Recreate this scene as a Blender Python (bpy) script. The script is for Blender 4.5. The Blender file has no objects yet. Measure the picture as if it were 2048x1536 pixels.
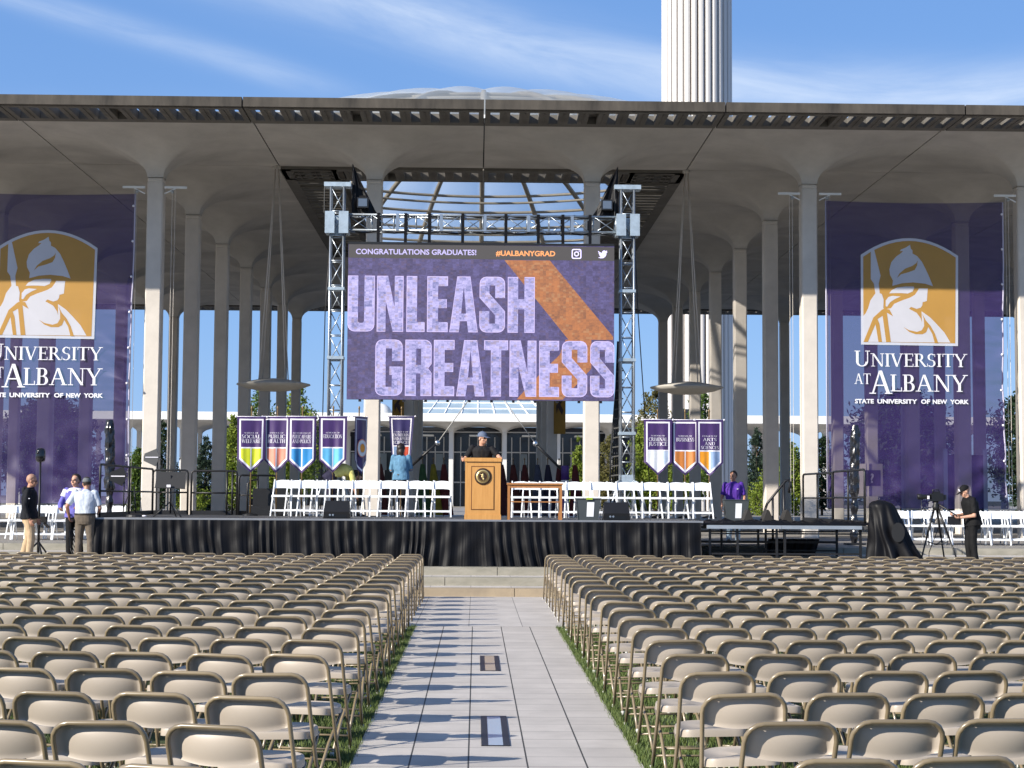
import bpy, bmesh, math, random
import numpy as np
from mathutils import Vector, Matrix, noise
from mathutils.geometry import tessellate_polygon
random.seed(7)
R = math.radians
SC = bpy.context.scene
COL = SC.collection

# ---------------------------------------------------------------- camera
cd = bpy.data.cameras.new('camera'); cam = bpy.data.objects.new('camera', cd); COL.objects.link(cam)
cd.sensor_width = 36; cd.lens = 3335/2048*36; cd.clip_start = .1; cd.clip_end = 6000
psi, th, rho = .020971, .068090, R(.35)
fv = Vector((math.sin(psi)*math.cos(th), math.cos(psi)*math.cos(th), math.sin(th)))
r0 = Vector((math.cos(psi), -math.sin(psi), 0)); u0 = r0.cross(fv)
rv = math.cos(rho)*r0 + math.sin(rho)*u0; uv = rv.cross(fv)
cam.matrix_world = Matrix(((rv.x, uv.x, -fv.x, -.14), (rv.y, uv.y, -fv.y, 0), (rv.z, uv.z, -fv.z, 1.8), (0, 0, 0, 1)))
SC.camera = cam

# ---------------------------------------------------------------- sky
SUN = Vector((-1.69, -1.15, 1.0)).normalized()
W = bpy.data.worlds.new('World'); SC.world = W; W.use_nodes = True
nt = W.node_tree; nt.nodes.clear()
def N(t, **k):
    n = nt.nodes.new(t)
    for a, b in k.items(): setattr(n, a, b)
    return n
def mth(op, a, b=None, c=None):
    n = N('ShaderNodeMath', operation=op)
    for i, v in enumerate((a, b, c)):
        if v is None: continue
        if isinstance(v, (int, float)): n.inputs[i].default_value = v
        else: nt.links.new(v, n.inputs[i])
    return n.outputs[0]
sky = N('ShaderNodeTexSky', sky_type='NISHITA', sun_disc=False)
sky.sun_elevation = math.asin(SUN.z); sky.sun_rotation = math.atan2(SUN.x, SUN.y) % (2*math.pi)
sky.air_density = 1.0; sky.dust_density = .1; sky.ozone_density = 3.5
tc = N('ShaderNodeTexCoord'); sp = N('ShaderNodeSeparateXYZ'); nt.links.new(tc.outputs['Generated'], sp.inputs[0])
yy = mth('MAXIMUM', mth('ABSOLUTE', sp.outputs[1]), .05)
u_ = mth('DIVIDE', sp.outputs[0], yy); v_ = mth('DIVIDE', sp.outputs[2], yy)
q_ = mth('ADD', v_, mth('MULTIPLY', u_, .28))
up = mth('MAXIMUM', u_, 0.0)
q2 = mth('SUBTRACT', q_, mth('MULTIPLY', mth('POWER', up, 2.0), .55))
cb = N('ShaderNodeCombineXYZ'); nt.links.new(mth('MULTIPLY', u_, 7.0), cb.inputs[0]); nt.links.new(mth('MULTIPLY', q2, 40.0), cb.inputs[1])
nz = N('ShaderNodeTexNoise'); nz.inputs['Scale'].default_value = 1.0; nz.inputs['Detail'].default_value = 9; nz.inputs['Roughness'].default_value = .62
nz.inputs['Distortion'].default_value = .5
nt.links.new(cb.outputs[0], nz.inputs['Vector'])
def band(q, c, w, amp):
    d = mth('DIVIDE', mth('SUBTRACT', q, c), w)
    return mth('MULTIPLY', mth('EXPONENT', mth('MULTIPLY', mth('MULTIPLY', d, d), -1.0)), amp)
b = mth('ADD', band(q2, .281, .019, .62), mth('MULTIPLY', band(q_, .222, .008, .36), mth('MINIMUM', mth('MAXIMUM', mth('MULTIPLY', mth('SUBTRACT', -.055, u_), 14.0), 0.0), 1.0)))
b = mth('ADD', b, band(v_, .222, .014, .26))
cl = mth('MULTIPLY', b, mth('MULTIPLY_ADD', nz.outputs[0], 1.7, -.25))
cl = mth('MINIMUM', mth('MAXIMUM', cl, 0.0), .75)
# clear morning blue: the sky texture blended with an even blue that pales only slightly toward the horizon
el = N('ShaderNodeValToRGB'); nt.links.new(mth('MAXIMUM', sp.outputs[2], 0.0), el.inputs[0])
el.color_ramp.elements[0].position = 0; el.color_ramp.elements[0].color = (.285, .52, .98, 1)
el.color_ramp.elements[1].position = 1; el.color_ramp.elements[1].color = (.20, .28, .48, 1)
e2 = el.color_ramp.elements.new(.28); e2.color = (.185, .395, .86, 1)
ev = N('ShaderNodeVectorMath', operation='SCALE'); nt.links.new(el.outputs[0], ev.inputs[0]); ev.inputs['Scale'].default_value = 5.8
hs = N('ShaderNodeMix', data_type='RGBA'); hs.inputs[0].default_value = .80; nt.links.new(sky.outputs[0], hs.inputs[6]); nt.links.new(ev.outputs[0], hs.inputs[7])
mx = N('ShaderNodeMix', data_type='RGBA'); nt.links.new(cl, mx.inputs[0]); nt.links.new(hs.outputs[2], mx.inputs[6]); mx.inputs[7].default_value = (5.6, 6.2, 7.0, 1)
bg = N('ShaderNodeBackground'); bg.inputs['Strength'].default_value = .105; nt.links.new(mx.outputs[2], bg.inputs['Color'])
ow = N('ShaderNodeOutputWorld'); nt.links.new(bg.outputs[0], ow.inputs[0])

# ---------------------------------------------------------------- sun, exposure
sd = bpy.data.lights.new('sun', 'SUN'); sd.energy = 5.0; sd.angle = R(.53); sd.color = (1, .93, .82)
so = bpy.data.objects.new('sun', sd); COL.objects.link(so); so.rotation_euler = (-SUN).to_track_quat('-Z', 'Y').to_euler()
so.location = (-30, -30, 40)
vs = SC.view_settings; vs.view_transform = 'Standard'; vs.look = 'None'; vs.gamma = 1; vs.use_curve_mapping = False; vs.exposure = .62
SC.cycles.max_bounces = 6; SC.cycles.transparent_max_bounces = 12; SC.cycles.use_denoising = True

# ---------------------------------------------------------------- helpers
def obj(name, me, m=None, parent=None, loc=None, rot=None):
    o = bpy.data.objects.new(name, me); COL.objects.link(o)
    if m is not None and me is not None and not me.materials: me.materials.append(m)
    if parent is not None: o.parent = parent
    if loc is not None: o.location = loc
    if rot is not None: o.rotation_euler = rot
    return o
def tag(o, label=None, cat=None, group=None, kind=None):
    if label: o['label'] = label
    if cat: o['category'] = cat
    if group: o['group'] = group
    if kind: o['kind'] = kind
    return o
def thing(name, label, cat, loc=(0, 0, 0), rotz=0, group=None):
    o = bpy.data.objects.new(name, None); COL.objects.link(o); o.empty_display_size = .2
    o.location = loc; o.rotation_euler = (0, 0, rotz)
    return tag(o, label, cat, group)
def copy_tree(o, parent=None):
    c = o.copy(); COL.objects.link(c)
    if parent is not None: c.parent = parent
    for ch in list(o.children): copy_tree(ch, c)
    return c

class MB:
    def __init__(s): s.v = []; s.f = []; s.mi = []; s.cur = 0
    def add(s, vs, fs):
        n = len(s.v); s.v += [tuple(p) for p in vs]; s.f += [[i+n for i in f] for f in fs]; s.mi += [s.cur]*len(fs); return s
    def box(s, a, b):
        (x0, y0, z0), (x1, y1, z1) = a, b
        return s.add([(x0,y0,z0),(x1,y0,z0),(x1,y1,z0),(x0,y1,z0),(x0,y0,z1),(x1,y0,z1),(x1,y1,z1),(x0,y1,z1)],
                     [(0,3,2,1),(4,5,6,7),(0,1,5,4),(1,2,6,5),(2,3,7,6),(3,0,4,7)])
    def cbox(s, c, d): return s.box([c[i]-d[i]/2 for i in range(3)], [c[i]+d[i]/2 for i in range(3)])
    def bar(s, p, q, w, h=None, up=(0, 0, 1)):
        p, q = Vector(p), Vector(q); h = h or w; d = (q-p).normalized(); U = Vector(up)
        if abs(d.dot(U)) > .98: U = Vector((0, 1, 0))
        a = d.cross(U).normalized()*w/2; c = a.cross(d).normalized()*h/2
        vs = [p-a-c, p+a-c, p+a+c, p-a+c, q-a-c, q+a-c, q+a+c, q-a+c]
        return s.add(vs, [(0,3,2,1),(4,5,6,7),(0,1,5,4),(1,2,6,5),(2,3,7,6),(3,0,4,7)])
    def tube(s, pts, r, n=8, cap=True):
        pts = [Vector(p) for p in pts]; m = len(pts); rr = r if isinstance(r, (list, tuple)) else [r]*m
        vs = []; U = None
        for i, p in enumerate(pts):
            t = ((pts[min(i+1, m-1)]-p).normalized() + (p-pts[max(i-1, 0)]).normalized())
            t = t.normalized() if t.length > 1e-6 else Vector((0, 0, 1))
            if U is None:
                U = Vector((1, 0, 0)) if abs(t.x) < .9 else Vector((0, 1, 0))
            U = (U - t*U.dot(t)).normalized(); V = t.cross(U)
            for k in range(n):
                a = 2*math.pi*k/n; vs.append(p + (U*math.cos(a)+V*math.sin(a))*rr[i])
        fs = [(i*n+k, i*n+(k+1) % n, (i+1)*n+(k+1) % n, (i+1)*n+k) for i in range(m-1) for k in range(n)]
        if cap: fs += [tuple(range(n-1, -1, -1)), tuple((m-1)*n+k for k in range(n))]
        return s.add(vs, fs)
    def lathe(s, prof, n=24, c=(0, 0, 0), ax='z'):
        vs = []; m = len(prof)
        for r, z in prof:
            for k in range(n):
                a = 2*math.pi*k/n; x, y = r*math.cos(a), r*math.sin(a)
                p = (x, y, z) if ax == 'z' else ((x, z, y) if ax == 'y' else (z, x, y))
                vs.append((c[0]+p[0], c[1]+p[1], c[2]+p[2]))
        fs = [(i*n+k, i*n+(k+1) % n, (i+1)*n+(k+1) % n, (i+1)*n+k) for i in range(m-1) for k in range(n)]
        fs += [tuple(range(n-1, -1, -1)), tuple((m-1)*n+k for k in range(n))]
        return s.add(vs, fs)
    def ball(s, c, r, n=10, rz=None):
        rx, ry, rz_ = r if isinstance(r, (tuple, list)) else (r, r, r)
        vs = []; fs = []
        for i in range(1, n):
            ph = math.pi*i/n
            for k in range(n*2):
                a = math.pi*k/n; vs.append((c[0]+rx*math.sin(ph)*math.cos(a), c[1]+ry*math.sin(ph)*math.sin(a), c[2]+rz_*math.cos(ph)))
        m = n*2
        fs = [(i*m+k, (i+1)*m+k, (i+1)*m+(k+1) % m, i*m+(k+1) % m) for i in range(n-2) for k in range(m)]
        vs += [(c[0], c[1], c[2]+rz_), (c[0], c[1], c[2]-rz_)]; t = len(vs)-2
        fs += [(t, k, (k+1) % m) for k in range(m)] + [(t+1, (n-2)*m+(k+1) % m, (n-2)*m+k) for k in range(m)]
        return s.add(vs, fs)
    def poly(s, outs, y, flip=False, dep=0, sx=1, sz=1, ox=0, oz=0):
        """outlines (first outer, rest holes) in the x-z plane facing -y; dep gives thickness behind"""
        loops = [[(p[0]*sx+ox, p[1]*sz+oz) for p in o] for o in outs]
        flat = [p for o in loops for p in o]
        tris = tessellate_polygon([[Vector((p[0], p[1], 0)) for p in o] for o in loops])
        fs = []
        for t in tris:
            a, b_, c = (flat[i] for i in t)
            cr = (b_[0]-a[0])*(c[1]-a[1])-(b_[1]-a[1])*(c[0]-a[0])
            if abs(cr) < 1e-12: continue
            fs.append(tuple(t) if cr > 0 else tuple(reversed(t)))
        yf = (lambda x, z: y) if not callable(y) else y
        s.add([(p[0], yf(*p), p[1]) for p in flat], fs)
        if dep:
            n0 = 0
            for o in loops:
                n = len(o)
                s.add([(p[0], yf(*p), p[1]) for p in o]+[(p[0], yf(*p)+dep, p[1]) for p in o], [(k, (k+1) % n, n+(k+1) % n, n+k) for k in range(n)])
        return s
    def grid(s, fn, nu, nv):
        vs = [fn(i/nu, j/nv) for j in range(nv+1) for i in range(nu+1)]
        return s.add(vs, [(j*(nu+1)+i, j*(nu+1)+i+1, (j+1)*(nu+1)+i+1, (j+1)*(nu+1)+i) for j in range(nv) for i in range(nu)])
    def mesh(s, name, mats=(), smooth=False):
        me = bpy.data.meshes.new(name); me.from_pydata(s.v, [], s.f)
        for m in (mats if isinstance(mats, (list, tuple)) else [mats]): me.materials.append(m)
        if any(s.mi): me.polygons.foreach_set('material_index', s.mi)
        if smooth: me.polygons.foreach_set('use_smooth', [True]*len(me.polygons))
        me.update(); return me
    def build(s, name, m, parent=None, smooth=False, loc=None, rot=None, auto=None):
        me = s.mesh(name, m, smooth or auto is not None)
        if auto is not None:
            try: me.set_sharp_from_angle(angle=R(auto))
            except Exception: pass
        return obj(name, me, None, parent, loc, rot)

def mat(name, col, rough=.6, metal=0, var=0, vscale=3.0, bump=0, bscale=40.0, spec=.5, stretch=None, col2=None, emit=None, alpha=None, coat=0, sheen=0):
    m = bpy.data.materials.new(name); m.use_nodes = True; t = m.node_tree; b = t.nodes['Principled BSDF']
    b.inputs['Base Color'].default_value = (*col, 1); b.inputs['Roughness'].default_value = rough; b.inputs['Metallic'].default_value = metal
    b.inputs['Specular IOR Level'].default_value = spec
    if coat: b.inputs['Coat Weight'].default_value = coat
    if sheen: b.inputs['Sheen Weight'].default_value = sheen
    if var or bump or col2:
        tcn = t.nodes.new('ShaderNodeTexCoord'); mp = t.nodes.new('ShaderNodeMapping'); t.links.new(tcn.outputs['Object'], mp.inputs[0])
        if stretch: mp.inputs['Scale'].default_value = stretch
    if var or col2:
        nz = t.nodes.new('ShaderNodeTexNoise'); nz.inputs['Scale'].default_value = vscale; nz.inputs['Detail'].default_value = 6; nz.inputs['Roughness'].default_value = .62
        t.links.new(mp.outputs[0], nz.inputs['Vector'])
        cr = t.nodes.new('ShaderNodeValToRGB'); cr.color_ramp.elements[0].position = .3; cr.color_ramp.elements[1].position = .72
        lo = col2 if col2 else tuple(max(c*(1-var), 0) for c in col); hi = col if col2 else tuple(min(c*(1+var), 1) for c in col)
        cr.color_ramp.elements[0].color = (*lo, 1); cr.color_ramp.elements[1].color = (*hi, 1)
        t.links.new(nz.outputs[0], cr.inputs[0]); t.links.new(cr.outputs[0], b.inputs['Base Color'])
    if bump:
        n2 = t.nodes.new('ShaderNodeTexNoise'); n2.inputs['Scale'].default_value = bscale; n2.inputs['Detail'].default_value = 5
        t.links.new(mp.outputs[0], n2.inputs['Vector'])
        bp = t.nodes.new('ShaderNodeBump'); bp.inputs['Strength'].default_value = bump; bp.inputs['Distance'].default_value = .02
        t.links.new(n2.outputs[0], bp.inputs['Height']); t.links.new(bp.outputs[0], b.inputs['Normal'])
    if emit:
        b.inputs['Emission Color'].default_value = (*col, 1); b.inputs['Emission Strength'].default_value = emit
    if alpha is not None:
        tr = t.nodes.new('ShaderNodeBsdfTransparent'); ms = t.nodes.new('ShaderNodeMixShader'); ms.inputs[0].default_value = alpha
        t.links.new(tr.outputs[0], ms.inputs[1]); t.links.new(b.outputs[0], ms.inputs[2])
        t.links.new(ms.outputs[0], t.nodes['Material Output'].inputs[0])
    return m

M = {}
M['concrete'] = mat('concrete', (.62, .57, .51), .8, var=.13, vscale=.9, bump=.15, bscale=25)
M['soffit'] = mat('soffit_concrete', (.50, .475, .44), .85, var=.2, vscale=.55, bump=.15, bscale=12)  # the shafts' concrete, coloured darker to carry the shade under the canopy
M['fascia'] = mat('weathered_fascia', (.105, .09, .073), .85, vscale=2.2, col2=(.03, .026, .022), stretch=(1, 1, .25))
M['joint'] = mat('joint_rubber', (.03, .03, .03), .9)
M['black'] = mat('black_steel', (.010, .010, .011), .45, var=.2)
M['blackcloth'] = mat('black_satin', (.0045, .0045, .006), .5, spec=.20)
M['blackplastic'] = mat('black_plastic', (.009, .009, .010), .45, var=.15, vscale=8)
M['alu'] = mat('aluminium', (.42, .46, .50), .36, .8, var=.1, vscale=6)
M['galv'] = mat('galvanised_plate', (.44, .52, .58), .45, .5, var=.15, vscale=9)
M['white'] = mat('white_resin', (.82, .84, .86), .4, var=.03)
M['whitepaint'] = mat('white_paint', (.80, .80, .78), .5, var=.04, vscale=1.5)
M['glassdark'] = mat('dark_glass', (.02, .022, .026), .12, spec=.7)
M['chrome'] = mat('silver', (.7, .7, .7), .2, 1)
# ================================================================ ground
def tile_mat(name, col, tx, ty, x0, y0, jx, jy, dark):
    m = mat(name, col, .75, var=.13, vscale=1.7, bump=.2, bscale=180); t = m.node_tree; b = t.nodes['Principled BSDF']
    tcn = t.nodes.new('ShaderNodeTexCoord'); s = t.nodes.new('ShaderNodeSeparateXYZ'); t.links.new(tcn.outputs['Object'], s.inputs[0])
    def mm(op, a, c):
        n = t.nodes.new('ShaderNodeMath'); n.operation = op
        for i, v in enumerate((a, c)):
            if isinstance(v, (int, float)): n.inputs[i].default_value = v
            else: t.links.new(v, n.inputs[i])
        return n.outputs[0]
    def edge(o, p, off, w):
        f = mm('FRACT', mm('DIVIDE', mm('SUBTRACT', o, off-1000*p), p), 0)
        d = mm('MULTIPLY', mm('MINIMUM', f, mm('SUBTRACT', 1.0, f)), p)
        return mm('LESS_THAN', d, w)
    e = mm('MAXIMUM', edge(s.outputs[0], tx, x0, jx), mm('MULTIPLY', edge(s.outputs[1], ty, y0, jy), .85))
    # per-tile tone
    fx = mm('FLOOR', mm('DIVIDE', mm('SUBTRACT', s.outputs[0], x0), tx), 0); fy = mm('FLOOR', mm('DIVIDE', mm('SUBTRACT', s.outputs[1], y0), ty), 0)
    cb = t.nodes.new('ShaderNodeCombineXYZ'); t.links.new(fx, cb.inputs[0]); t.links.new(fy, cb.inputs[1])
    wn = t.nodes.new('ShaderNodeTexWhiteNoise'); wn.noise_dimensions = '2D'; t.links.new(cb.outputs[0], wn.inputs['Vector'])
    src = b.inputs['Base Color'].links[0].from_socket
    hv = t.nodes.new('ShaderNodeHueSaturation'); t.links.new(src, hv.inputs['Color']); t.links.new(mm('ADD', mm('MULTIPLY', wn.outputs['Value'], .12), .94), hv.inputs['Value'])
    # fine speckle of exposed aggregate
    sn = t.nodes.new('ShaderNodeTexNoise'); sn.inputs['Scale'].default_value = 260; sn.inputs['Detail'].default_value = 2; t.links.new(tcn.outputs['Object'], sn.inputs['Vector'])
    h2 = t.nodes.new('ShaderNodeHueSaturation'); t.links.new(hv.outputs[0], h2.inputs['Color']); t.links.new(mm('ADD', mm('MULTIPLY', sn.outputs[0], .5), .75), h2.inputs['Value'])
    mx = t.nodes.new('ShaderNodeMix'); mx.data_type = 'RGBA'; t.links.new(e, mx.inputs[0]); t.links.new(h2.outputs[0], mx.inputs[6]); mx.inputs[7].default_value = (*dark, 1)
    t.links.new(mx.outputs[2], b.inputs['Base Color'])
    return m
M['path'] = tile_mat('path_tiles', (.50, .46, .42), .4, .42, -.98, 0, .006, .0045, (.05, .048, .045))
M['paving'] = tile_mat('paving_tiles', (.50, .465, .43), .75, .75, -.98, 23.5, .004, .004, (.10, .095, .09))
M['grass'] = mat('grass_blades', (.15, .185, .045), .65, vscale=9, col2=(.032, .075, .012))
M['lawn'] = mat('lawn_soil', (.05, .085, .02), .95, vscale=6, col2=(.03, .035, .014))
def plane(name, x0, x1, y0, y1, z, m, kind='structure'):
    mb = MB(); mb.add([(x0, y0, z), (x1, y0, z), (x1, y1, z), (x0, y1, z)], [(0, 1, 2, 3)])
    return tag(mb.build(name, m), kind=kind)
plane('ground', -4000, 4000, -300, 4000, -.03, M['lawn'])
def slab(name, x0, x1, y0, y1, z0, z1, m):
    mb = MB(); mb.box((x0, y0, z0), (x1, y1, z1)); o = mb.build(name, m); return tag(o, kind='structure')
slab('path', -.98, 1.0, -3, 23.5, -.3, .0, M['path'])
slab('pavement', -60, 60, 23.5, 30.5, -.3, .002, M['paving'])
M['riser'] = mat('step_stone', (.36, .335, .28), .85, vscale=2.0, col2=(.22, .21, .17), bump=.2, bscale=30, stretch=(1, 1, 3))
M['riser2'] = mat('step_stone_tan', (.40, .32, .22), .85, vscale=2.0, col2=(.27, .22, .16), bump=.2, bscale=30)
ylev = [(30.5, 31.5, .15), (31.5, 32.5, .30), (32.5, 35, .45), (35, 36.5, .61)]
for k, (a, b_, z) in enumerate(ylev):
    st = MB(); x = -40.0; rnd = random.Random(k)
    while x < 40:                                   # kerb stones with fine joints
        L = rnd.uniform(2.2, 3.1); st.box((x, a, z-.4), (x+L-.012, a+.34, z)); x += L
    tag(st.build('step', M['riser2'] if k == 0 else M['riser']), kind='structure')
    slab('step_tread', -40, 40, a+.346, b_, z-.4, z-.004, M['paving'])
st = MB(); x = -60.0
while x < 60:
    st.box((x, 36.5, .2), (x+2.6, 36.85, .75)); x += 2.612
tag(st.build('step', M['riser']), kind='structure')
M['court'] = tile_mat('court_paving', (.27, .25, .225), .75, .75, -.98, 23.5, .004, .004, (.08, .075, .07))  # under-roof shade put into the paving colour, to cut light bouncing up
slab('plaza', -300, 300, 36.856, 320, .2, .746, M['court'])

# grass blades along the aisle and between the chairs
def grass_field(areas):
    V = []; 
    rng = np.random.default_rng(3)
    for x0, x1, y0, y1, dens in areas:
        n = int((x1-x0)*(y1-y0)*dens)
        p = np.stack([rng.uniform(x0, x1, n), rng.uniform(y0, y1, n)], 1)
        h = rng.uniform(.035, .085, n)*(1 + .5*np.sin(p[:, 0]*3.1)*np.cos(p[:, 1]*2.3)); a = rng.uniform(0, 6.28, n); w = rng.uniform(.003, .006, n)
        lean = rng.uniform(-.5, .5, (n, 2))*h[:, None]
        d = np.stack([np.cos(a), np.sin(a)], 1)*w[:, None]
        z0_ = np.full((n, 1), -.032)
        V.append(np.stack([np.hstack([p-d, z0_]), np.hstack([p+d, z0_]), np.hstack([p+lean, (h-.03)[:, None]])], 1).reshape(-1, 3))
    V = np.concatenate(V); nv = len(V); me = bpy.data.meshes.new('grass')
    me.vertices.add(nv); me.vertices.foreach_set('co', V.ravel()); nf = nv//3
    me.loops.add(nv); me.loops.foreach_set('vertex_index', np.arange(nv)); me.polygons.add(nf)
    me.polygons.foreach_set('loop_start', np.arange(nf)*3); me.polygons.foreach_set('loop_total', np.full(nf, 3))
    me.update(); me.validate()
    tag(obj('grass', me, M['grass']), 'short green lawn grass growing under the tan chairs', 'grass', kind='stuff')
grass_field([(-3.2, -1.0, 5.2, 12, 3300), (1.02, 3.4, 5.2, 12, 3300), (-2.2, -1.0, 12, 23.45, 1300), (1.02, 2.4, 12, 23.45, 1300),
             (-5, -3.2, 5.2, 14, 900), (3.4, 5.5, 5.2, 14, 900), (-6, -2.2, 14, 23, 160), (2.4, 7, 14, 23, 160),
             (-1.04, -.97, 5, 23.45, 3500), (.99, 1.06, 5, 23.45, 3500), (-.985, -.955, 5, 23.45, 900), (.975, 1.005, 5, 23.45, 900)])

# in-ground path lights
for k, (y0, y1, xm) in enumerate(((12.25, 13.9, .015), (17.5, 19.15, .02))):
    t = thing('ground_light', ['long glass ground light set flush in the path nearest the camera, pale blue pane', 'long ground light set in the path farther from the camera, sandy pane'][k], 'ground light', (xm, (y0+y1)/2, .0), 0, 'lights set into the path')
    h = (y1-y0)/2
    fr = MB(); fr.box((-.105, -h, -.02), (-.055, h, .006)); fr.box((.055, -h, -.02), (.105, h, .006)); fr.box((-.055, -h, -.02), (.055, -h+.02, .006)); fr.box((-.055, h-.02, -.02), (.055, h, .006))
    fr.build('frame', M['black'], t)
    g = MB(); g.box((-.055, -h+.02, -.02), (.055, h-.02, .004)); g.build('pane', mat('light_pane', (.36, .45, .55) if k == 0 else (.42, .36, .28), .25, spec=.5), t)

# ================================================================ colonnade
S = 6.1; ZS = 10.65; ZT = 11.65; ZR = 11.80; HW = .222; HS = S/2-.018; Z0 = .746
def soffit_mesh(rough=False):
    mb = MB(); K = 5 if rough else 22
    ax = [HW + (HS-HW)*(i/K)**2.2 for i in range(K+1)]
    co = [-a for a in reversed(ax)] + ax
    if True:
        inner = [-HW, -HW*.5, HW*.5, HW] if not rough else [-HW, HW]
        co = [-a for a in reversed(ax)][:-1] + inner + ax[1:]
    n = len(co); idx = {}
    def zf(x, y):
        d = max(abs(x), abs(y)); p = (abs(x)**10+abs(y)**10)**.1
        t = min(max((d-HW)/(HS-HW), 0), 1)
        return ZS + (ZT-ZS)*(1-(1-t)**2.0)**(1/2.0)
    vs = []; fs = []
    for j, y in enumerate(co):
        for i, x in enumerate(co):
            idx[i, j] = len(vs); vs.append((x, y, zf(x, y)))
    for j in range(n-1):
        for i in range(n-1):
            cx, cy = (co[i]+co[i+1])/2, (co[j]+co[j+1])/2
            if abs(cx) < HW and abs(cy) < HW: continue
            fs.append((idx[i, j], idx[i, j+1], idx[i+1, j+1], idx[i+1, j]))
    mb.add(vs, fs)
    e = HS
    mb.cur = 1; mb.box((e, -e, ZT+.03), (e+.017, e, ZR-.02)); mb.box((-e-.017, -e, ZT+.03), (-e, e, ZR-.02)); mb.box((-e, e, ZT+.03), (e, e+.017, ZR-.02)); mb.box((-e, -e-.017, ZT+.03), (e, -e, ZR-.02)); mb.cur = 0
    mb.add([(-e,-e,ZT),(e,-e,ZT),(e,e,ZT),(-e,e,ZT),(-e,-e,ZR),(e,-e,ZR),(e,e,ZR),(-e,e,ZR)], [(4,5,6,7),(0,1,5,4),(1,2,6,5),(2,3,7,6),(3,0,4,7)])
    return mb
def shaft_mesh():
    mb = MB(); c = .03; w = HW
    def ring(w, z, c=.035): return [(-w+c,-w,z),(w-c,-w,z),(w,-w+c,z),(w,w-c,z),(w-c,w,z),(-w+c,w,z),(-w,w-c,z),(-w,-w+c,z)]
    lv_ = 0; lv = [(w, Z0), (w, ZS-.14), (w-.012, ZS-.13), (w-.012, ZS-.10), (w, ZS-.09), (w, ZS-.05), (w-.012, ZS-.045), (w-.012, ZS-.02), (w-.004, ZS)]
    vs = [p for ww, z in lv[:-1] for p in ring(ww, z)]+ring(w+.003, ZS-.018, .003)
    fs = [(i*8+k, i*8+(k+1) % 8, (i+1)*8+(k+1) % 8, (i+1)*8+k) for i in range(len(lv)-1) for k in range(8)]
    mb.add(vs, fs); return mb
me_canopy = soffit_mesh().mesh('canopy', [M['soffit'], M['joint']], True)
try: me_canopy.set_sharp_from_angle(angle=R(32))
except Exception: pass
me_shaft = shaft_mesh().mesh('shaft', M['concrete'])
M['eave'] = mat('slotted_concrete', (.14, .13, .115), .85, var=.25, vscale=1.5)
def eave_mesh():                          # extends in -y from the module edge
    mb = MB(); a = -S/2; L = HS; z0, z1 = ZT-.085, ZR+.002
    mb.cur = 1; mb.box((-L, a-1.86, ZT-.075), (L, a-1.70, ZR+.02)); mb.cur = 0
    mb.box((-L, a-1.70, z0), (L, a-1.52, z1)); mb.box((-L, a-.32, z0), (L, a+.012, z1))
    p = 2*L/12
    for k in range(13):
        x = -L+k*p; w = .132; x0, x1 = max(x-w, -L), min(x+w, L)
        mb.box((x0, a-1.52, z0), (x1, a-.32, z1))
        if 0 < k < 12:
            mb.box((x-.012, a-1.50, z0-.02), (x+.012, a-.34, z0))
    for k in (6,):
        x = -L+(k-.5)*p; mb.box((x-p/2+.115, a-1.52, z1-.05), (x+p/2-.115, a-.32, z1-.004))
    return mb
me_eave = eave_mesh().mesh('slotted_eave', [M['eave'], M['fascia']])
ordn = ['front', 'second', 'third', 'fourth', 'fifth', 'sixth', 'rear']
numw = ['first', 'second', 'third', 'fourth', 'fifth', 'sixth']
def module(ix, iy):
    x = (ix+.5)*S; y = 46.4+iy*S
    side = 'right' if ix >= 0 else 'left'; k = ix if ix >= 0 else -ix-1
    t = thing('umbrella_column', f'tall pale concrete column with flared canopy, {numw[k]} {side} of centre in the {ordn[iy]} row', 'column', (x, y, 0), 0, 'umbrella columns of the colonnade')
    t['kind'] = 'thing'; obj('shaft', me_shaft, None, t); obj('canopy', me_canopy, None, t)
    ev = []
    if iy == 0: ev.append(0)
    if iy == 6: ev.append(180)
    if iy == 0 and ix in (-1, 0): ev.append(180)
    if iy == 4 and ix in (-1, 0): ev.append(0)
    if 1 <= iy <= 3 and ix == -2: ev.append(90)
    if 1 <= iy <= 3 and ix == 1: ev.append(-90)
    for e in ev: obj('slotted_eave', me_eave, None, t, rot=(0, 0, R(e)))
for iy in range(7):
    for ix in range(-6, 6):
        if 1 <= iy <= 3 and ix in (-1, 0): continue
        module(ix, iy)
# thin parapet line over the roof joints
# ================================================================ dome over the opening
t = thing('glass_dome', 'shallow clear ribbed dome rising above the roof opening', 'dome', (0, 58.6, 0))
M['domeglass'] = mat('dome_glass', (.72, .80, .86), .25, spec=.4, alpha=.46)
_t = M['domeglass'].node_tree; _tl = _t.nodes.new('ShaderNodeBsdfTranslucent'); _tl.inputs[0].default_value = (.80, .85, .88, 1)
_mx = _t.nodes.new('ShaderNodeMixShader'); _mx.inputs[0].default_value = .55; _ms = [n for n in _t.nodes if n.type == 'MIX_SHADER' and n != _mx][0]
_t.links.new(_t.nodes['Principled BSDF'].outputs[0], _mx.inputs[1]); _t.links.new(_tl.outputs[0], _mx.inputs[2]); _t.links.new(_mx.outputs[0], _ms.inputs[2])
M['rib'] = mat('dome_rib', (.30, .27, .22), .6, var=.15)
RB = 12.2; RS = 25.5; ZA = 15.55
def dz(r): return ZA - (RS - math.sqrt(max(RS*RS-r*r, 0)))
NL = 28
def dome_pt(r, a, lobe=0):
    k = (a*NL/(2*math.pi)) % 1.0
    return (r*math.cos(a), r*math.sin(a), dz(r) + lobe*.15*math.sin(math.pi*k)**.8*(r/RB)**.5*1.0)
rs = [.9+ (RB-.9)*i/12 for i in range(13)]
mb = MB(); na = NL*8
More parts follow.
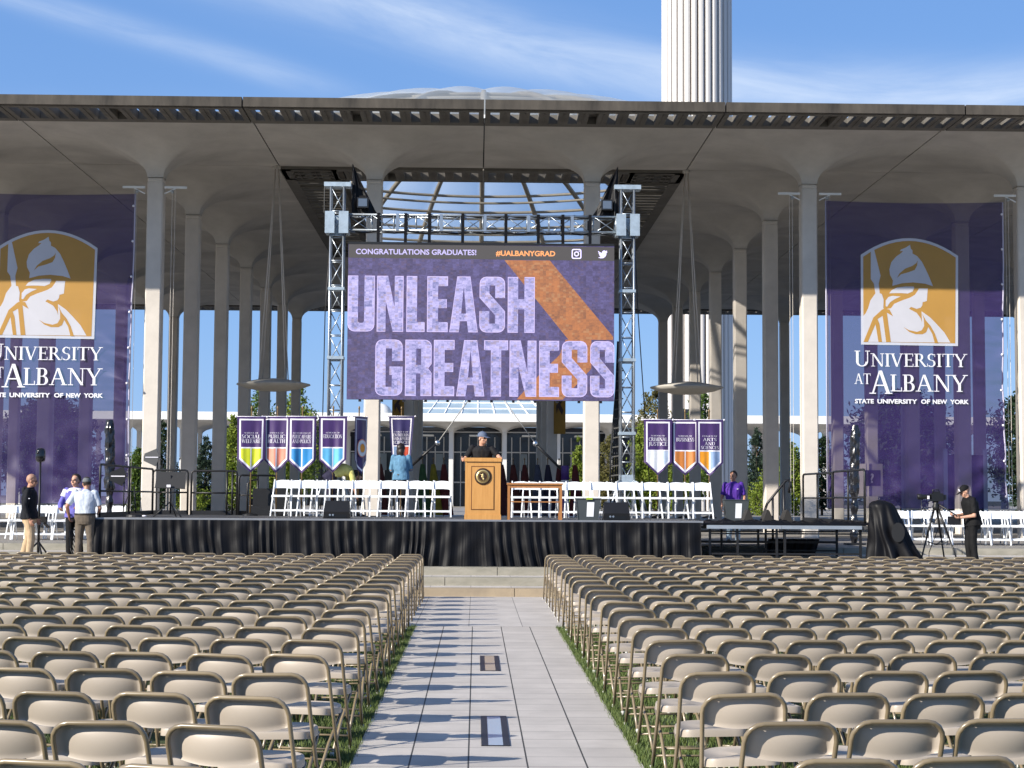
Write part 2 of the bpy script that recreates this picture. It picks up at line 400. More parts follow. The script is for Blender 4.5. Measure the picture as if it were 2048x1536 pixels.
mb.add([dome_pt(r, 2*math.pi*k/na+math.pi/2, 1) for r in rs for k in range(na)],
       [(i*na+k, (i+1)*na+k, (i+1)*na+(k+1) % na, i*na+(k+1) % na) for i in range(len(rs)-1) for k in range(na)])
mb.build('glazing', M['domeglass'], t, True)
for k in range(NL):
    a = 2*math.pi*k/NL+math.pi/2; mb = MB()
    mb.tube([(p[0], p[1], p[2]-.10) for p in (dome_pt(.9+(RB-.9)*i/10, a) for i in range(11))], .10, 6)
    mb.build('rib', M['rib'], t, True)
for r in (.9, 5.6, 8.4, 9.6, 10.7, 11.6, 12.0):
    mb = MB(); mb.tube([(r*math.cos(2*math.pi*k/72), r*math.sin(2*math.pi*k/72), dz(r)-.15) for k in range(73)], .06, 6); mb.build('ring', M['rib'], t, True)
    mb = MB(); mb.tube([(r*math.cos(2*math.pi*k/72), r*math.sin(2*math.pi*k/72), dz(r)-.42) for k in range(73)], .05, 6); mb.build('ring', M['rib'], t, True)

mb = MB(); n = 84
mb.add([(r*math.cos(2*math.pi*k/n), r*math.sin(2*math.pi*k/n), z) for r, z in ((12.3, ZR+.003), (12.3, 12.55), (12.05, 12.55), (12.05, ZR+.003)) for k in range(n)], [(i*n+k, i*n+(k+1) % n, (i+1)*n+(k+1) % n, (i+1)*n+k) for i in range(3) for k in range(n)]); mb.build('base_curb', M['whitepaint'], t)
# ================================================================ hanging saucers
M['saucer'] = mat('saucer_concrete', (.42, .40, .36), .7, var=.1, vscale=4)
for x, sd_ in ((-6.17, 'left'), (6.1, 'right')):
    t = thing('hanging_lamp', f'wide grey saucer lamp hung on long rods, {sd_} of the big screen', 'hanging lamp', (x, 49.45, 5.12), 0, 'saucer lamps hung on rods')
    mb = MB(); mb.lathe([(.02, .17), (.45, .13), (.8, .06), (1.08, .0), (1.09, -.03), (.85, -.12), (.45, -.2), (.02, -.23)], 40); mb.build('saucer', M['saucer'], t, True)
    for a in range(4):
        an = R(45+90*a); mb = MB(); mb.tube([(.55*math.cos(an), .55*math.sin(an), .1), (.06*math.cos(an), .06*math.sin(an), 6.5)], .016, 6); mb.build('rod', M['concrete'], t, True)
    mb = MB(); mb.lathe([(.05, 6.42), (.12, 6.45), (.12, 6.52)], 12); mb.build('ceiling_mount', M['soffit'], t)

# ================================================================ carillon tower
t = thing('bell_tower', 'tall white fluted tower rising behind the roof', 'tower', (19.75, 150, .7))
mb = MB(); NF = 30; prof = []
for k in range(NF):
    a0 = 2*math.pi*k/NF; d = 2*math.pi/NF
    for f_, r in ((.08, 2.62), (.15, 3.12), (.3, 3.20), (.5, 3.21), (.7, 3.20), (.90, 3.12), (.97, 2.62)): prof.append((r*math.cos(a0+f_*d), r*math.sin(a0+f_*d)))
n = len(prof)
mb.add([(x, y, 0) for x, y in prof]+[(x, y, 71) for x, y in prof], [(k, (k+1) % n, n+(k+1) % n, n+k) for k in range(n)]+[tuple(range(n, 2*n))])
mb.build('shaft', mat('white_tower_panels', (.60, .575, .55), .5, var=.06, vscale=.6, stretch=(1, 1, .1)), t)
mb = MB(); mb.lathe([(2.85, 0), (2.85, 70)], 40); mb.build('core', mat('bronze_core', (.20, .13, .09), .6), t)
mb = MB(); mb.box((-2.0, -3.34, 0), (-.5, -3.18, 9)); mb.build('door', M['glassdark'], t)
# ================================================================ lettering
def circ(cx, cy, rx, ry, a0, a1, n=10):
    return [(cx+rx*math.cos(R(a0+(a1-a0)*i/n)), cy+ry*math.sin(R(a0+(a1-a0)*i/n))) for i in range(n+1)]
def block(ch):
    """heavy condensed capitals, height 1; returns outlines, width"""
    w, t, h, r = .46, .175, .145, .12
    cor = lambda cx, cy, a: circ(cx, cy, r, r, a, a+90, 4)
    bl, br, tr, tl = cor(r, r, 180), cor(w-r, r, 270), cor(w-r, 1-r, 0), cor(r, 1-r, 90)
    if ch == 'U': return [[(0, 1)]+bl+br+[(w, 1), (w-t, 1), (w-t, .17), (w-t-.03, h), (t+.03, h), (t, .17), (t, 1)]], w
    if ch == 'N': return [[(0, 0), (0, 1), (.19, 1), (w-.15, .42), (w-.15, 1), (w, 1), (w, 0), (w-.18, 0), (.15, .56), (.15, 0)]], w
    if ch == 'L': return [[(0, 0), (0, 1), (.19, 1), (.19, .17), (.33, .17), (.33, 0)]], .33
    if ch == 'E': return [[(0, 0), (0, 1), (.36, 1), (.36, .83), (.19, .83), (.19, .59), (.34, .59), (.34, .43), (.19, .43), (.19, .17), (.36, .17), (.36, 0)]], .36
    if ch == 'A': w = .50; return [[(0, 0), (.135, 1), (w-.135, 1), (w, 0), (w-.165, 0), (w-.19, .2), (.19, .2), (.165, 0)], [(.205, .33), (w-.205, .33), (w/2, .83)]], w
    if ch == 'S': return [[(w, .62), (w-t, .62), (w-t, .85), (t, .85), (t, .70), (w, .38)]+list(reversed(cor(w-r, r, 270)))+list(reversed(bl))+[(0, .38), (t, .38), (t, .15), (w-t, .15), (w-t, .31), (0, .62)]+list(reversed(tl))+list(reversed(tr))], w
    if ch == 'H': return [[(0, 0), (0, 1), (.175, 1), (.175, .6), (w-.175, .6), (w-.175, 1), (w, 1), (w, 0), (w-.175, 0), (w-.175, .42), (.175, .42), (.175, 0)]], w
    if ch == 'G': return [[(w, .62), (w-t, .62), (w-t, .85), (t, .85), (t, .15), (w-t, .15), (w-t, .37), (w-.22, .37), (w-.22, .52), (w, .52)]+list(reversed(br))+list(reversed(bl))+list(reversed(tl))+list(reversed(tr))], w
    if ch == 'R': return [[(0, 0), (0, 1)]+list(reversed(tr))+[(w, .57), (w-.06, .49), (w, .41), (w, 0), (w-.19, 0), (w-.19, .40), (.19, .40), (.19, 0)], [(.19, .55), (.19, .85), (w-.18, .85), (w-.18, .55)]], w
    if ch == 'T': return [[(.12, 0), (.12, .83), (0, .83), (0, 1), (.42, 1), (.42, .83), (.30, .83), (.30, 0)]], .42
def serif(ch):
    """roman capitals, height 1, as convex-ish strokes; returns list of outlines, width"""
    T, t, s = .135, .05, .045
    P = []
    def V(x, y0, y1, w): P.append([(x-w/2, y0), (x+w/2, y0), (x+w/2, y1), (x-w/2, y1)])
    def D(x0, y0, x1, y1, w): P.append([(x0-w/2, y0), (x0+w/2, y0), (x1+w/2, y1), (x1-w/2, y1)])
    def F(x, y, l): P.append([(x-l, y), (x+l, y), (x+l, y+s), (x-l, y+s)])
    def Hb(x0, x1, y, h=t): P.append([(x0, y), (x1, y), (x1, y+h), (x0, y+h)])
    def A(cx, cy, rx, ry, a0, a1, wx=T, wy=t):
        P.append(circ(cx, cy, rx, ry, a0, a1, 14)+list(reversed(circ(cx, cy, rx-wx, ry-wy, a0, a1, 14))))
    def St(x): V(x, 0, 1, T); F(x, 0, .15); F(x, 1-s, .15)
    if ch == 'A': D(.13, 0, .42, 1, t*1.3); D(.76, 0, .44, 1, T); Hb(.24, .64, .34); F(.13, 0, .13); F(.76, 0, .15); return P, .92
    if ch == 'B': St(.17); A(.36, .755, .22, .245, -90, 90); A(.38, .265, .25, .265, -90, 90); Hb(.17, .37, .95); Hb(.17, .38, 0); Hb(.17, .38, .49, .04); return P, .68
    if ch == 'C': A(.46, .5, .42, .51, 42, 318, T, t); V(.80, .68, .97, .035); V(.80, .05, .26, .035); return P, .86
    if ch == 'D': St(.17); A(.36, .5, .46, .5, -90, 90); Hb(.17, .37, .95); Hb(.17, .37, 0); return P, .87
    if ch == 'E': St(.17); Hb(.17, .58, .95); Hb(.17, .60, 0); Hb(.17, .48, .49); V(.575, .78, 1, .04); V(.595, 0, .22, .04); V(.475, .4, .63, .035); return P, .66
    if ch == 'F': St(.17); Hb(.17, .58, .95); Hb(.17, .48, .49); V(.575, .78, 1, .04); V(.475, .4, .63, .035); return P, .62
    if ch == 'H': St(.17); St(.72); Hb(.17, .72, .49); return P, .9
    if ch == 'I': St(.19); return P, .38
    if ch == 'J': V(.25, 0, 1, T); F(.25, 1-s, .15); A(.10, 0, .215, .22, -120, 0, .13, .06); return P, .42
    if ch == 'L': St(.17); Hb(.17, .58, 0); V(.575, 0, .24, .04); return P, .62
    if ch == 'M': D(.16, 0, .22, 1, t); D(.24, 1, .52, 0, T); D(.52, 0, .80, 1, t); D(.86, 0, .82, 1, T); F(.16, 0, .13); F(.87, 0, .15); return P, 1.02
    if ch == 'N': V(.16, 0, 1, t); D(.17, 1, .74, 0, T); V(.75, 0, 1, t); F(.16, 0, .13); F(.75, 1-s, .13); F(.12, 1-s, .12); return P, .9
    if ch == 'O': A(.48, .5, .45, .51, 0, 180); A(.48, .5, .45, .51, 180, 360); return P, .96
    if ch == 'P': St(.17); A(.36, .74, .24, .26, -90, 90); Hb(.17, .37, .95); Hb(.17, .37, .48); return P, .64
    if ch == 'R': St(.17); A(.36, .745, .23, .255, -90, 90); Hb(.17, .37, .95); Hb(.17, .37, .49); D(.40, .49, .72, 0, T); F(.74, 0, .1); return P, .80
    if ch == 'S': A(.33, .745, .25, .265, 40, 250, .12, .05); A(.31, .265, .27, .275, -140, 70, .12, .05); P.append([(.12, .66), (.24, .52), (.52, .38), (.50, .30), (.40, .48), (.20, .60)]); V(.54, .76, .98, .035); V(.07, .03, .25, .035); return P, .64
    if ch == 'T': V(.38, 0, 1, T); Hb(.02, .74, .95); V(.04, .78, 1, .04); V(.72, .78, 1, .04); F(.38, 0, .15); return P, .76
    if ch == 'U': V(.17, .3, 1, T); V(.72, .3, 1, t); A(.42, .30, .32, .31, 180, 360, .13, .06); F(.17, 1-s, .15); F(.72, 1-s, .13); return P, .88
    if ch == 'V': D(.13, 1, .42, 0, T); D(.42, 0, .72, 1, t*1.2); F(.13, 1-s, .14); F(.72, 1-s, .12); return P, .86
    if ch == 'W': D(.12, 1, .36, 0, T); D(.36, 0, .58, 1, t); D(.58, 1, .82, 0, T); D(.82, 0, 1.06, 1, t); F(.12, 1-s, .13); F(1.06, 1-s, .12); return P, 1.18
    if ch == 'Y': D(.12, 1, .42, .42, T); D(.74, 1, .44, .42, t*1.2); V(.43, 0, .44, T); F(.12, 1-s, .14); F(.73, 1-s, .13); F(.43, 0, .15); return P, .84
    return [], .35
def serif_text(mb, txt, x, z, h, y, width=None, center=False, step=.0012, first=None):
    """adds a line of roman capitals; first = larger height of the first capital"""
    ws = []; tot = 0
    for i, c in enumerate(txt):
        k = (first or h) if i == 0 else h
        w = serif(c)[1]*k if c != ' ' else .32*h
        ws.append(w); tot += w
    sx = width/tot if width else 1
    if center: x -= tot*sx/2
    for i, c in enumerate(txt):
        if c != ' ':
            k = (first or h) if i == 0 else h
            for q, p in enumerate(serif(c)[0]):
                mb.poly([p], (lambda X, Z, q=q: (y(X, Z) if callable(y) else y)-step*q), sx=sx*k, sz=k, ox=x, oz=z if not (first and i == 0) else z-(k-h)*.0)
        x += ws[i]*sx
def text_mesh(name, body, size, m, parent, loc, align='LEFT', width=None, bold=.0, rot=(R(90), 0, 0)):
    cu = bpy.data.curves.new(name, 'FONT'); cu.body = body; cu.size = size; cu.align_x = align; cu.offset = bold; cu.resolution_u = 3
    o = bpy.data.objects.new(name, cu); COL.objects.link(o)
    dg = bpy.context.evaluated_depsgraph_get(); dg.update()
    me = bpy.data.meshes.new_from_object(o.evaluated_get(dg)); bpy.data.objects.remove(o); bpy.data.curves.remove(cu)
    me.name = name; me.materials.clear(); me.materials.append(m)
    if width:
        xs = [v.co.x for v in me.vertices]; k = width/max(max(xs)-min(xs), 1e-6)
        for v in me.vertices: v.co.x *= k
    return obj(name, me, None, parent, loc, rot)

# ================================================================ stage
ZD = 1.36
M['deck'] = mat('stage_deck', (.06, .06, .063), .6, var=.2, vscale=4)
t = thing('stage', 'black stage platform with pleated black satin skirt along its front', 'stage', (0, 33, 0))
mb = MB(); mb.box((-7.60, 0.02, ZD-.1), (4.35, 6.1, ZD)); mb.build('deck', M['deck'], t)
mb = MB(); mb.box((-7.62, -.03, ZD-.035), (4.35, .018, ZD+.006)); mb.build('edge_trim', mat('edge_trim', (.30, .31, .33), .4, .5), t)
def skirt(name, x0, x1, z0, z1, parent, seed, y=-.045):
    rnd = random.Random(seed); L = x1-x0; n = int(L/.012)
    ph = []; a = 0
    for i in range(n+1):
        a += rnd.uniform(.05, 1.1)*(.62+.75*noise.noise((i*.02, seed, 1))); ph.append(a)
    def f(u, v):
        i = min(int(u*n), n); x = x0+L*u; k = 1-v
        sw = noise.noise((x*1.3, seed, k*.4)); lean = (.06+.28*noise.noise((x*.45, seed+9, 0)))*k*k
        am = .008+.022*k*(1+.9*sw)
        return (x+lean*.6, y-.02*k-am*(1+math.sin(ph[i]))+.03*noise.noise((x*4, k*3, seed)), z0+(z1-z0)*v)
    mb = MB(); mb.grid(f, n, 12); return mb.build(name, M['blackcloth'], parent, True)
skirt('skirt', -7.62, 4.3, .455, ZD-.03, t, 3)
mb = MB(); mb.grid(lambda u, v: (-7.62+.015*math.sin(u*90), u*6.0-.03, .455+v*(ZD-.49)), 200, 4); mb.build('side_skirt', M['blackcloth'], t, True)
mb = MB()
for x in np.arange(-7.4, 4.4, 1.8):
    for y in (.5, 3, 5.6): mb.cbox((x, y, (ZD-.1+.455)/2), (.05, .05, ZD-.1-.455))
mb.build('leg_frame', M['black'], t)

# bare side platform (skirt not hung yet)
t = thing('bare_platform', 'low bare platform with aluminium edge and open legs at the right of the stage', 'platform', (0, 33, 0))
mb = MB()
for x0, x1 in ((4.42, 5.9), (5.905, 7.62)): mb.box((x0, 0, 1.215), (x1, 5.9, 1.285))
mb.build('deck', M['deck'], t)
mb = MB()
for x0, x1 in ((4.42, 5.90), (5.905, 7.5)): mb.box((x0, -.03, 1.215), (x1, -.002, 1.285))
mb.build('aluminium_edge', mat('edge_alu', (.42, .46, .50), .4, .6, var=.1), t)
for x in (4.5, 5.05, 5.83, 5.99, 7.5):
    for y in (.12, 2.3):
        mb = MB(); mb.cbox((x, y, .835), (.045, .045, .76)); mb.ball((x, y-.03, .62), .03, 5); mb.build('leg', M['black'], t)
mb = MB()
for y in (.12, 2.3):
    mb.bar((4.5, y, 1.12), (5.83, y, 1.12), .03); mb.bar((5.99, y, 1.12), (7.5, y, 1.12), .03); mb.bar((4.5, y, .72), (7.5, y, .72), .035)
mb.bar((4.5, 2.25, .9), (7.5, 2.25, .9), .05)
mb.build('crossbar', M['black'], t)
mb = MB()
rnd = random.Random(5)
def heap(u, v):
    x = 4.35+3.35*u; y = .05+.8*v
    return (x, y, 1.292+.10*math.sin(math.pi*v)**.6*(.55+.9*abs(noise.noise((x*3.2, y*3, 1)))+.35*noise.noise((x*11, y*9, 4))))
mb.grid(heap, 160, 16); o = mb.build('black_cloth', M['blackcloth'], None, True, (0, 33, 0)); tag(o, 'long bunched heap of black cloth lying on the bare right platform', 'cloth')
mb = MB(); mb.grid(lambda u, v: (5.95+1.1*u+.15*v, 2.6+.02*math.sin(u*40), .46+.5*v), 60, 6); o = mb.build('dark_bundle', M['blackcloth'], None, True, (0, 33, 0)); tag(o, 'black cloth bundle hanging below the bare right platform', 'cloth')
# three dark rolls (folded ramps) on the platform
for k in range(3):
    mb = MB(); x = 5.42+.4*k
    mb.grid(lambda u, v: (x-.26+.52*u, 1.0+.45*v, 1.288+.30*math.exp(-((u-.5)/.17)**2)), 24, 3)
    mb.add([(x-.26, 1.0, 1.288), (x+.26, 1.0, 1.288)]+[(x-.26+.52*i/12, 1.0, 1.288+.30*math.exp(-((i/12-.5)/.17)**2)) for i in range(13)], [tuple([0]+list(range(14, 1, -1))[::-1]+[1])][::-1])
    o = mb.build('cable_ramp', mat('ramp_rubber', (.022, .020, .018), .8) if k == 0 else bpy.data.materials['ramp_rubber'], None, True, (0, 33, 0))
    tag(o, ['dark rubber cable hump on the right platform, leftmost of three', 'dark rubber cable hump on the right platform, middle of three', 'dark rubber cable hump on the right platform, rightmost of three'][k], 'cable ramp', 'dark humps on the right platform')

# ================================================================ guard rails
def rail(label, p, q, posts, z0, h, r=.024, post_first=True):
    t = thing('guard_rail', label, 'railing', (p[0], p[1], z0), 0, 'black guard rails round the stage')
    d = Vector((q[0]-p[0], q[1]-p[1], 0))
    top = MB(); c = .07; n = d.normalized()
    top.tube([(0, 0, 0), (0, 0, h-c), n*.02+Vector((0, 0, h-.02)), n*c+Vector((0, 0, h)), d-n*c+Vector((0, 0, h)), d-n*.02+Vector((0, 0, h-.02)), d+Vector((0, 0, h-c)), d], r, 8); top.build('frame', M['black'], t, True)
    m_ = MB(); m_.tube([(0, 0, h*.5), d+Vector((0, 0, h*.5))], r*.8, 8); m_.build('mid_rail', M['black'], t, True)
    for f_ in posts:
        m_ = MB(); m_.tube([d*f_, d*f_+Vector((0, 0, h))], r, 8); m_.build('post', M['black'], t, True)
    m_ = MB(); m_.bar((0, 0, .05), d+Vector((0, 0, .05)), .02, .1); m_.build('kick_plate', M['black'], t)
rail('black guard rail along the left edge of the stage, nearest to the audience', (-7.58, 33.2), (-7.58, 36.0), (.98,), ZD, 1.05)
rail('black guard rail along the left edge of the stage, behind the front one', (-7.60, 36.06), (-7.64, 38.9), (), ZD, 1.05)
rail('black guard rail at the back of the stage behind the music stand', (-7.66, 39.02), (-6.85, 39.02), (), ZD, 1.03)
rail('black guard rail at the back of the stage right of the music stand', (-6.77, 39.02), (-5.71, 39.02), (.78, .9), ZD, 1.02)
rail('low black guard rail beside the black step unit at the back left', (-5.62, 38.7), (-4.8, 39.05), (.5,), ZD, .92)
rail('black guard rail along the right edge of the bare platform, front section', (7.6, 33.15), (7.6, 36.1), (.5,), 1.285, 1.12)
rail('black guard rail along the right edge of the bare platform, rear section', (7.6, 36.16), (7.5, 38.9), (.5,), 1.285, 1.1)
t = thing('stair_handrail', 'slanting black stair handrail with rounded ends behind the bare platform', 'handrail', (6.55, 38.6, .75))
mb = MB(); mb.tube([(.55, 0, 1.2), (.60, 0, 1.42), (.56, 0, 1.5), (.48, 0, 1.48), (.05, 0, .95), (-.02, 0, .75), (-.03, 0, .55), (.08, 0, .40)], .03, 8); mb.build('handrail', M['black'], t, True)
for x, z in ((.18, 1.1), (.44, 1.42)):
    mb = MB(); mb.tube([(x, 0, 0), (x, 0, z)], .028, 8); mb.build('post', M['black'], t, True)
t = thing('step_unit', 'black two-step stair unit at the back left of the stage', 'steps', (-5.0, 38.3, ZD))
mb = MB(); mb.box((-.35, 0, 0), (.45, .4, .22)); mb.box((-.30, .42, 0), (.45, .8, .62)); mb.build('treads', M['blackplastic'], t)
mb = MB(); mb.tube([(-.38, .1, 0), (-.38, .1, .72), (-.30, .12, .80), (-.2, .4, .82)], .022); mb.build('hand_loop', M['black'], t, True)

# ================================================================ truss and LED screen
TY = 38.5
def box_truss(mb_ch, mb_br, p, q, w, bays, r=.03):
    p, q = Vector(p), Vector(q); d = (q-p); n = d.normalized()
    a = Vector((1, 0, 0)) if abs(n.x) < .5 else Vector((0, 0, 1)); b_ = n.cross(a).normalized()
    cs = [p+a*sx*w/2+b_*sy*w/2 for sx, sy in ((-1, -1), (1, -1), (1, 1), (-1, 1))]
    for c in cs: mb_ch.tube([c, c+d], r, 8)
    for k in range(4):
        c0, c1 = cs[k], cs[(k+1) % 4]
        for i in range(bays):
            s0, s1 = d*(i/bays), d*((i+1)/bays); e0, e1 = (c0, c1) if (i+k) % 2 else (c1, c0)
            mb_br.tube([e0+s0, e1+s1], r*.45, 6); mb_br.tube([c0+s0, c1+s0], r*.5, 6)
        mb_br.tube([c0+d, c1+d], r*.6, 6)
for x, sd_ in ((-3.41, 'left'), (3.33, 'right')):
    t = thing('truss_tower', f'silver box truss tower standing {sd_} of the big screen', 'truss tower', (x, TY, ZD), 0, 'truss towers holding the screen')
    ch, br = MB(), MB(); box_truss(ch, br, (0, 0, .12), (0, 0, 7.62), .30, 13, .026); ch.build('chord', M['alu'], t, True); br.build('brace', M['alu'], t, True)
    mb = MB(); mb.box((-.31, -.18, 7.62), (.31, .18, 7.72)); mb.build('head_plate', M['galv'], t)
    mb = MB(); mb.tube([(-.30, -.15, 7.62), (-.30, -.15, 7.0), (-.28, -.1, 6.9)], .012); mb.build('hoist_chain', M['black'], t)
    for z in (1.9, 3.6, 5.2):
        mb = MB(); mb.box((-.19, -.19, z), (.19, .19, z+.07)); mb.build('splice_plate', M['galv'], t)
    mb = MB(); mb.box((-.35, -.35, 0), (.35, .35, .04)); mb.box((-.17, -.17, .75), (.17, .17, .98)); mb.build('base_section', M['galv'], t)
    for a in range(4):
        an = R(45+90*a); mb = MB(); mb.tube([(.2*math.cos(an), .2*math.sin(an), .85), (.33*math.cos(an), .33*math.sin(an), .80), (.62*math.cos(an), .62*math.sin(an), .05)], .028); mb.build('outrigger', M['alu'], t, True)
t = thing('truss_beam', 'horizontal silver truss beam with square corner blocks above the big screen', 'truss beam', (0, TY-.02, 8.14))
ch, br = MB(), MB(); box_truss(ch, br, (-3.13, 0, 0), (3.05, 0, 0), .36, 12, .024)
ch.build('chord', M['alu'], t, True); br.build('brace', M['alu'], t, True)
for x in (-3.41, 3.33):
    mb = MB(); mb.box((x-.27, -.27, -.27), (x-.05, -.20, .24)); mb.box((x+.05, -.27, -.27), (x+.27, -.20, .24)); mb.box((x-.27, -.2, -.25), (x-.20, .27, .22)); mb.box((x+.20, -.2, -.25), (x+.27, .27, .22)); mb.box((x-.2, .2, -.25), (x+.2, .27, .22))
    mb.build('sleeve_block', M['galv'], t)
for i in range(1, 6):
    x = -3.02+6.07*i/6; mb = MB(); mb.box((x-.035, -.205, -.19), (x+.035, -.165, .19)); mb.build('splice_plate', M['alu'], t)
mb = MB(); mb.tube([(-3+6.0*i/40, -.02, .19+.02*math.sin(i*1.9)) for i in range(41)], .03); mb.tube([(-3+6.0*i/40, .05, -.19-.02*math.sin(i*1.3)) for i in range(41)], .022); mb.build('cable', M['black'], t, True)
for k, x in enumerate((-2.45, -1.82, -1.27, -.50, .50, 1.25, 1.82, 2.45)):
    mb = MB(); mb.box((-.035, -.24, -.10), (.035, -.225, .62)); mb.box((-.035, .2, .2), (.035, .215, .62)); mb.box((-.035, -.24, .62), (.035, .215, .632)); mb.tube([(0, -.2, -.10), (.005, -.2, -.22)], .02)
    o = mb.build('hanging_strap', M['blackcloth'], None, loc=(x, TY-.02, 7.72))
    tag(o, f'black strap from the truss beam to the big screen, {["first", "second", "third", "fourth", "fifth", "sixth", "seventh", "eighth"][k]} from the left', 'strap', 'black straps holding the screen')
for x, sgn, sd_ in ((-2.82, 1, 'left'), (2.85, -1, 'right')):
    t = thing('stage_light', f'small dark floodlight with black drape hung beside the {sd_} truss tower', 'stage light', (x, TY-.1, 8.6), 0, 'floodlights on the truss')
    mb = MB(); mb.box((-.13, -.1, -.12), (.13, .08, .12)); mb.build('housing', M['blackplastic'], t)
    mb = MB(); mb.box((-.10, -.108, -.09), (.10, -.101, .09)); mb.build('lens', mat('lens_blue', (.10, .13, .18), .2), t)
    mb = MB(); mb.add([(-.25*sgn, .1, .95), (-.05*sgn, .12, .3), (.35*sgn, .1, -.25), (-.2*sgn, .16, -.2), (-.27*sgn, .14, .3)], [(0, 1, 2, 3, 4)]); mb.grid(lambda u, v: (sgn*(-.27+.6*u*v), .11+.04*math.sin(u*9+v*5), .95-1.2*v), 8, 8); mb.build('drape', M['blackcloth'], t)

# LED screen
def led_mat(name, base, dark, warm, amt, st):
    m = bpy.data.materials.new(name); m.use_nodes = True; tr = m.node_tree; b = tr.nodes['Principled BSDF']
    def nn(ty, **k):
        n = tr.nodes.new(ty)
        for a, v in k.items(): setattr(n, a, v)
        return n
    tcn = nn('ShaderNodeTexCoord')
    def cells(sx, sz, off):
        a = nn('ShaderNodeVectorMath', operation='MULTIPLY_ADD'); a.inputs[1].default_value = (sx, 0, sz); a.inputs[2].default_value = (off, off, off); tr.links.new(tcn.outputs['Object'], a.inputs[0])
        f = nn('ShaderNodeVectorMath', operation='FLOOR'); tr.links.new(a.outputs[0], f.inputs[0])
        w = nn('ShaderNodeTexWhiteNoise', noise_dimensions='3D'); tr.links.new(f.outputs[0], w.inputs['Vector']); return w
    w1, w2, w3 = cells(6.5, 8, .3), cells(15, 21, .7), cells(31, 55, .1)
    def ml(op, a, c):
        n = nn('ShaderNodeMath', operation=op)
        for i, v in enumerate((a, c)):
            if isinstance(v, (int, float)): n.inputs[i].default_value = v
            else: tr.links.new(v, n.inputs[i])
        return n.outputs[0]
    k = ml('POWER', ml('ADD', ml('ADD', ml('MULTIPLY', w1.outputs[0], .38), ml('MULTIPLY', w2.outputs[0], .37)), ml('MULTIPLY', w3.outputs[0], .25)), 1.4)
    mx = nn('ShaderNodeMix', data_type='RGBA'); mx.inputs[6].default_value = (*base, 1); mx.inputs[7].default_value = (*dark, 1); tr.links.new(ml('MULTIPLY', k, amt), mx.inputs[0])
    m2 = nn('ShaderNodeMix', data_type='RGBA'); tr.links.new(ml('MULTIPLY', ml('GREATER_THAN', w2.outputs[0], .86), .38), m2.inputs[0]); tr.links.new(mx.outputs[2], m2.inputs[6]); m2.inputs[7].default_value = (*warm, 1)
    b.inputs['Base Color'].default_value = (.02, .02, .02, 1); b.inputs['Roughness'].default_value = .6
    tr.links.new(m2.outputs[2], b.inputs['Emission Color']); b.inputs['Emission Strength'].default_value = st
    return m
EM = .66
M['led_bg'] = led_mat('led_purple', (.048, .032, .110), (.15, .125, .36), (.10, .045, .05), 1.1, EM)
M['led_or'] = led_mat('led_orange', (.62, .215, .062), (.26, .10, .045), (.75, .38, .16), 1.15, EM)
M['led_let'] = led_mat('led_lavender', (.72, .64, 1.12), (.20, .21, .48), (.66, .48, .50), 1.3, EM)
M['led_edge'] = led_mat('led_letter_edge', (.80, .66, 1.1), (.7, .6, 1.0), (.8, .7, 1.0), .3, EM)
M['led_head'] = mat('led_header', (.042, .038, .038), .6, emit=EM)
M['led_lav'] = mat('led_text_lavender', (.30, .27, .46), .6, emit=EM); M['led_ot'] = mat('led_text_orange', (.55, .22, .08), .6, emit=EM); M['led_wh'] = mat('led_icon', (.52, .47, .78), .6, emit=EM)
SW, SH = 6.13, 3.585
t = thing('led_screen', 'big purple LED screen reading UNLEASH GREATNESS hung from the truss', 'LED screen', (-.06, 38.17, 5.82))
mb = MB(); mb.box((-SW/2, .012, -SH/2), (SW/2, .12, SH/2)); mb.build('cabinet', M['blackplastic'], t)
mb = MB(); mb.box((-SW/2, -.01, SH/2-.005), (SW/2, .14, SH/2+.05)); mb.build('top_rail', M['black'], t)
for k in range(12):
    x = -SW/2+.3+k*(SW-.6)/11; mb = MB(); mb.box((x-.03, .02, -SH/2-.05), (x+.03, .1, -SH/2)); mb.build('bumper', M['black'], t)
mb = MB(); mb.poly([[(-SW/2, -SH/2), (SW/2, -SH/2), (SW/2, SH/2), (-SW/2, SH/2)]], 0); mb.build('display', M['led_bg'], t)
# crop units of the photo's screen -> metres (1970 units = screen width)
K = SW/1968.0
def sxz(px, py): return ((px-1014)*K, (622-py)*K)
mb = MB(); mb.poly([[sxz(*p) for p in ((32, 40), (1998, 55), (1998, 157), (32, 150))]], -.003); mb.build('header_bar', M['led_head'], t)
mb = MB(); mb.poly([[sxz(*p) for p in ((1183, 158), (1520, 158), (1990, 720), (1990, 745), (1660, 745))]], -.003)
mb.poly([[sxz(*p) for p in ((1500, 950), (1595, 860), (1640, 745), (1830, 745), (1830, 960), (1620, 1190), (1280, 1190), (1370, 1090))]], -.003); mb.build('orange_stripe', M['led_or'], t)
def block_line(txt, x0s, x1s, ytop, ybot):
    for c, a, b_ in zip(txt, x0s, x1s):
        outs, w = block(c); (X0, Z1), (X1, Z0) = sxz(a, ytop), sxz(b_, ybot)
        e = .030; mb = MB()
        # letter face plus a thin brighter outline behind it
        mb.cur = 1; mb.poly(outs, -.006, sx=(X1-X0)/w, sz=(Z1-Z0), ox=X0, oz=Z0)
        cx, cz = (X0+X1)/2, (Z0+Z1)/2; mb.cur = 0
        mb.poly(outs, -.009, sx=(X1-X0-e)/w, sz=(Z1-Z0-e), ox=X0+e/2, oz=Z0+e/2)
        o = mb.build('screen_letter', [M['led_let'], M['led_edge']], t)
block_line('UNLEASH', (30, 245, 463, 615, 780, 1002, 1210), (228, 440, 598, 768, 990, 1190, 1410), 283, 697)
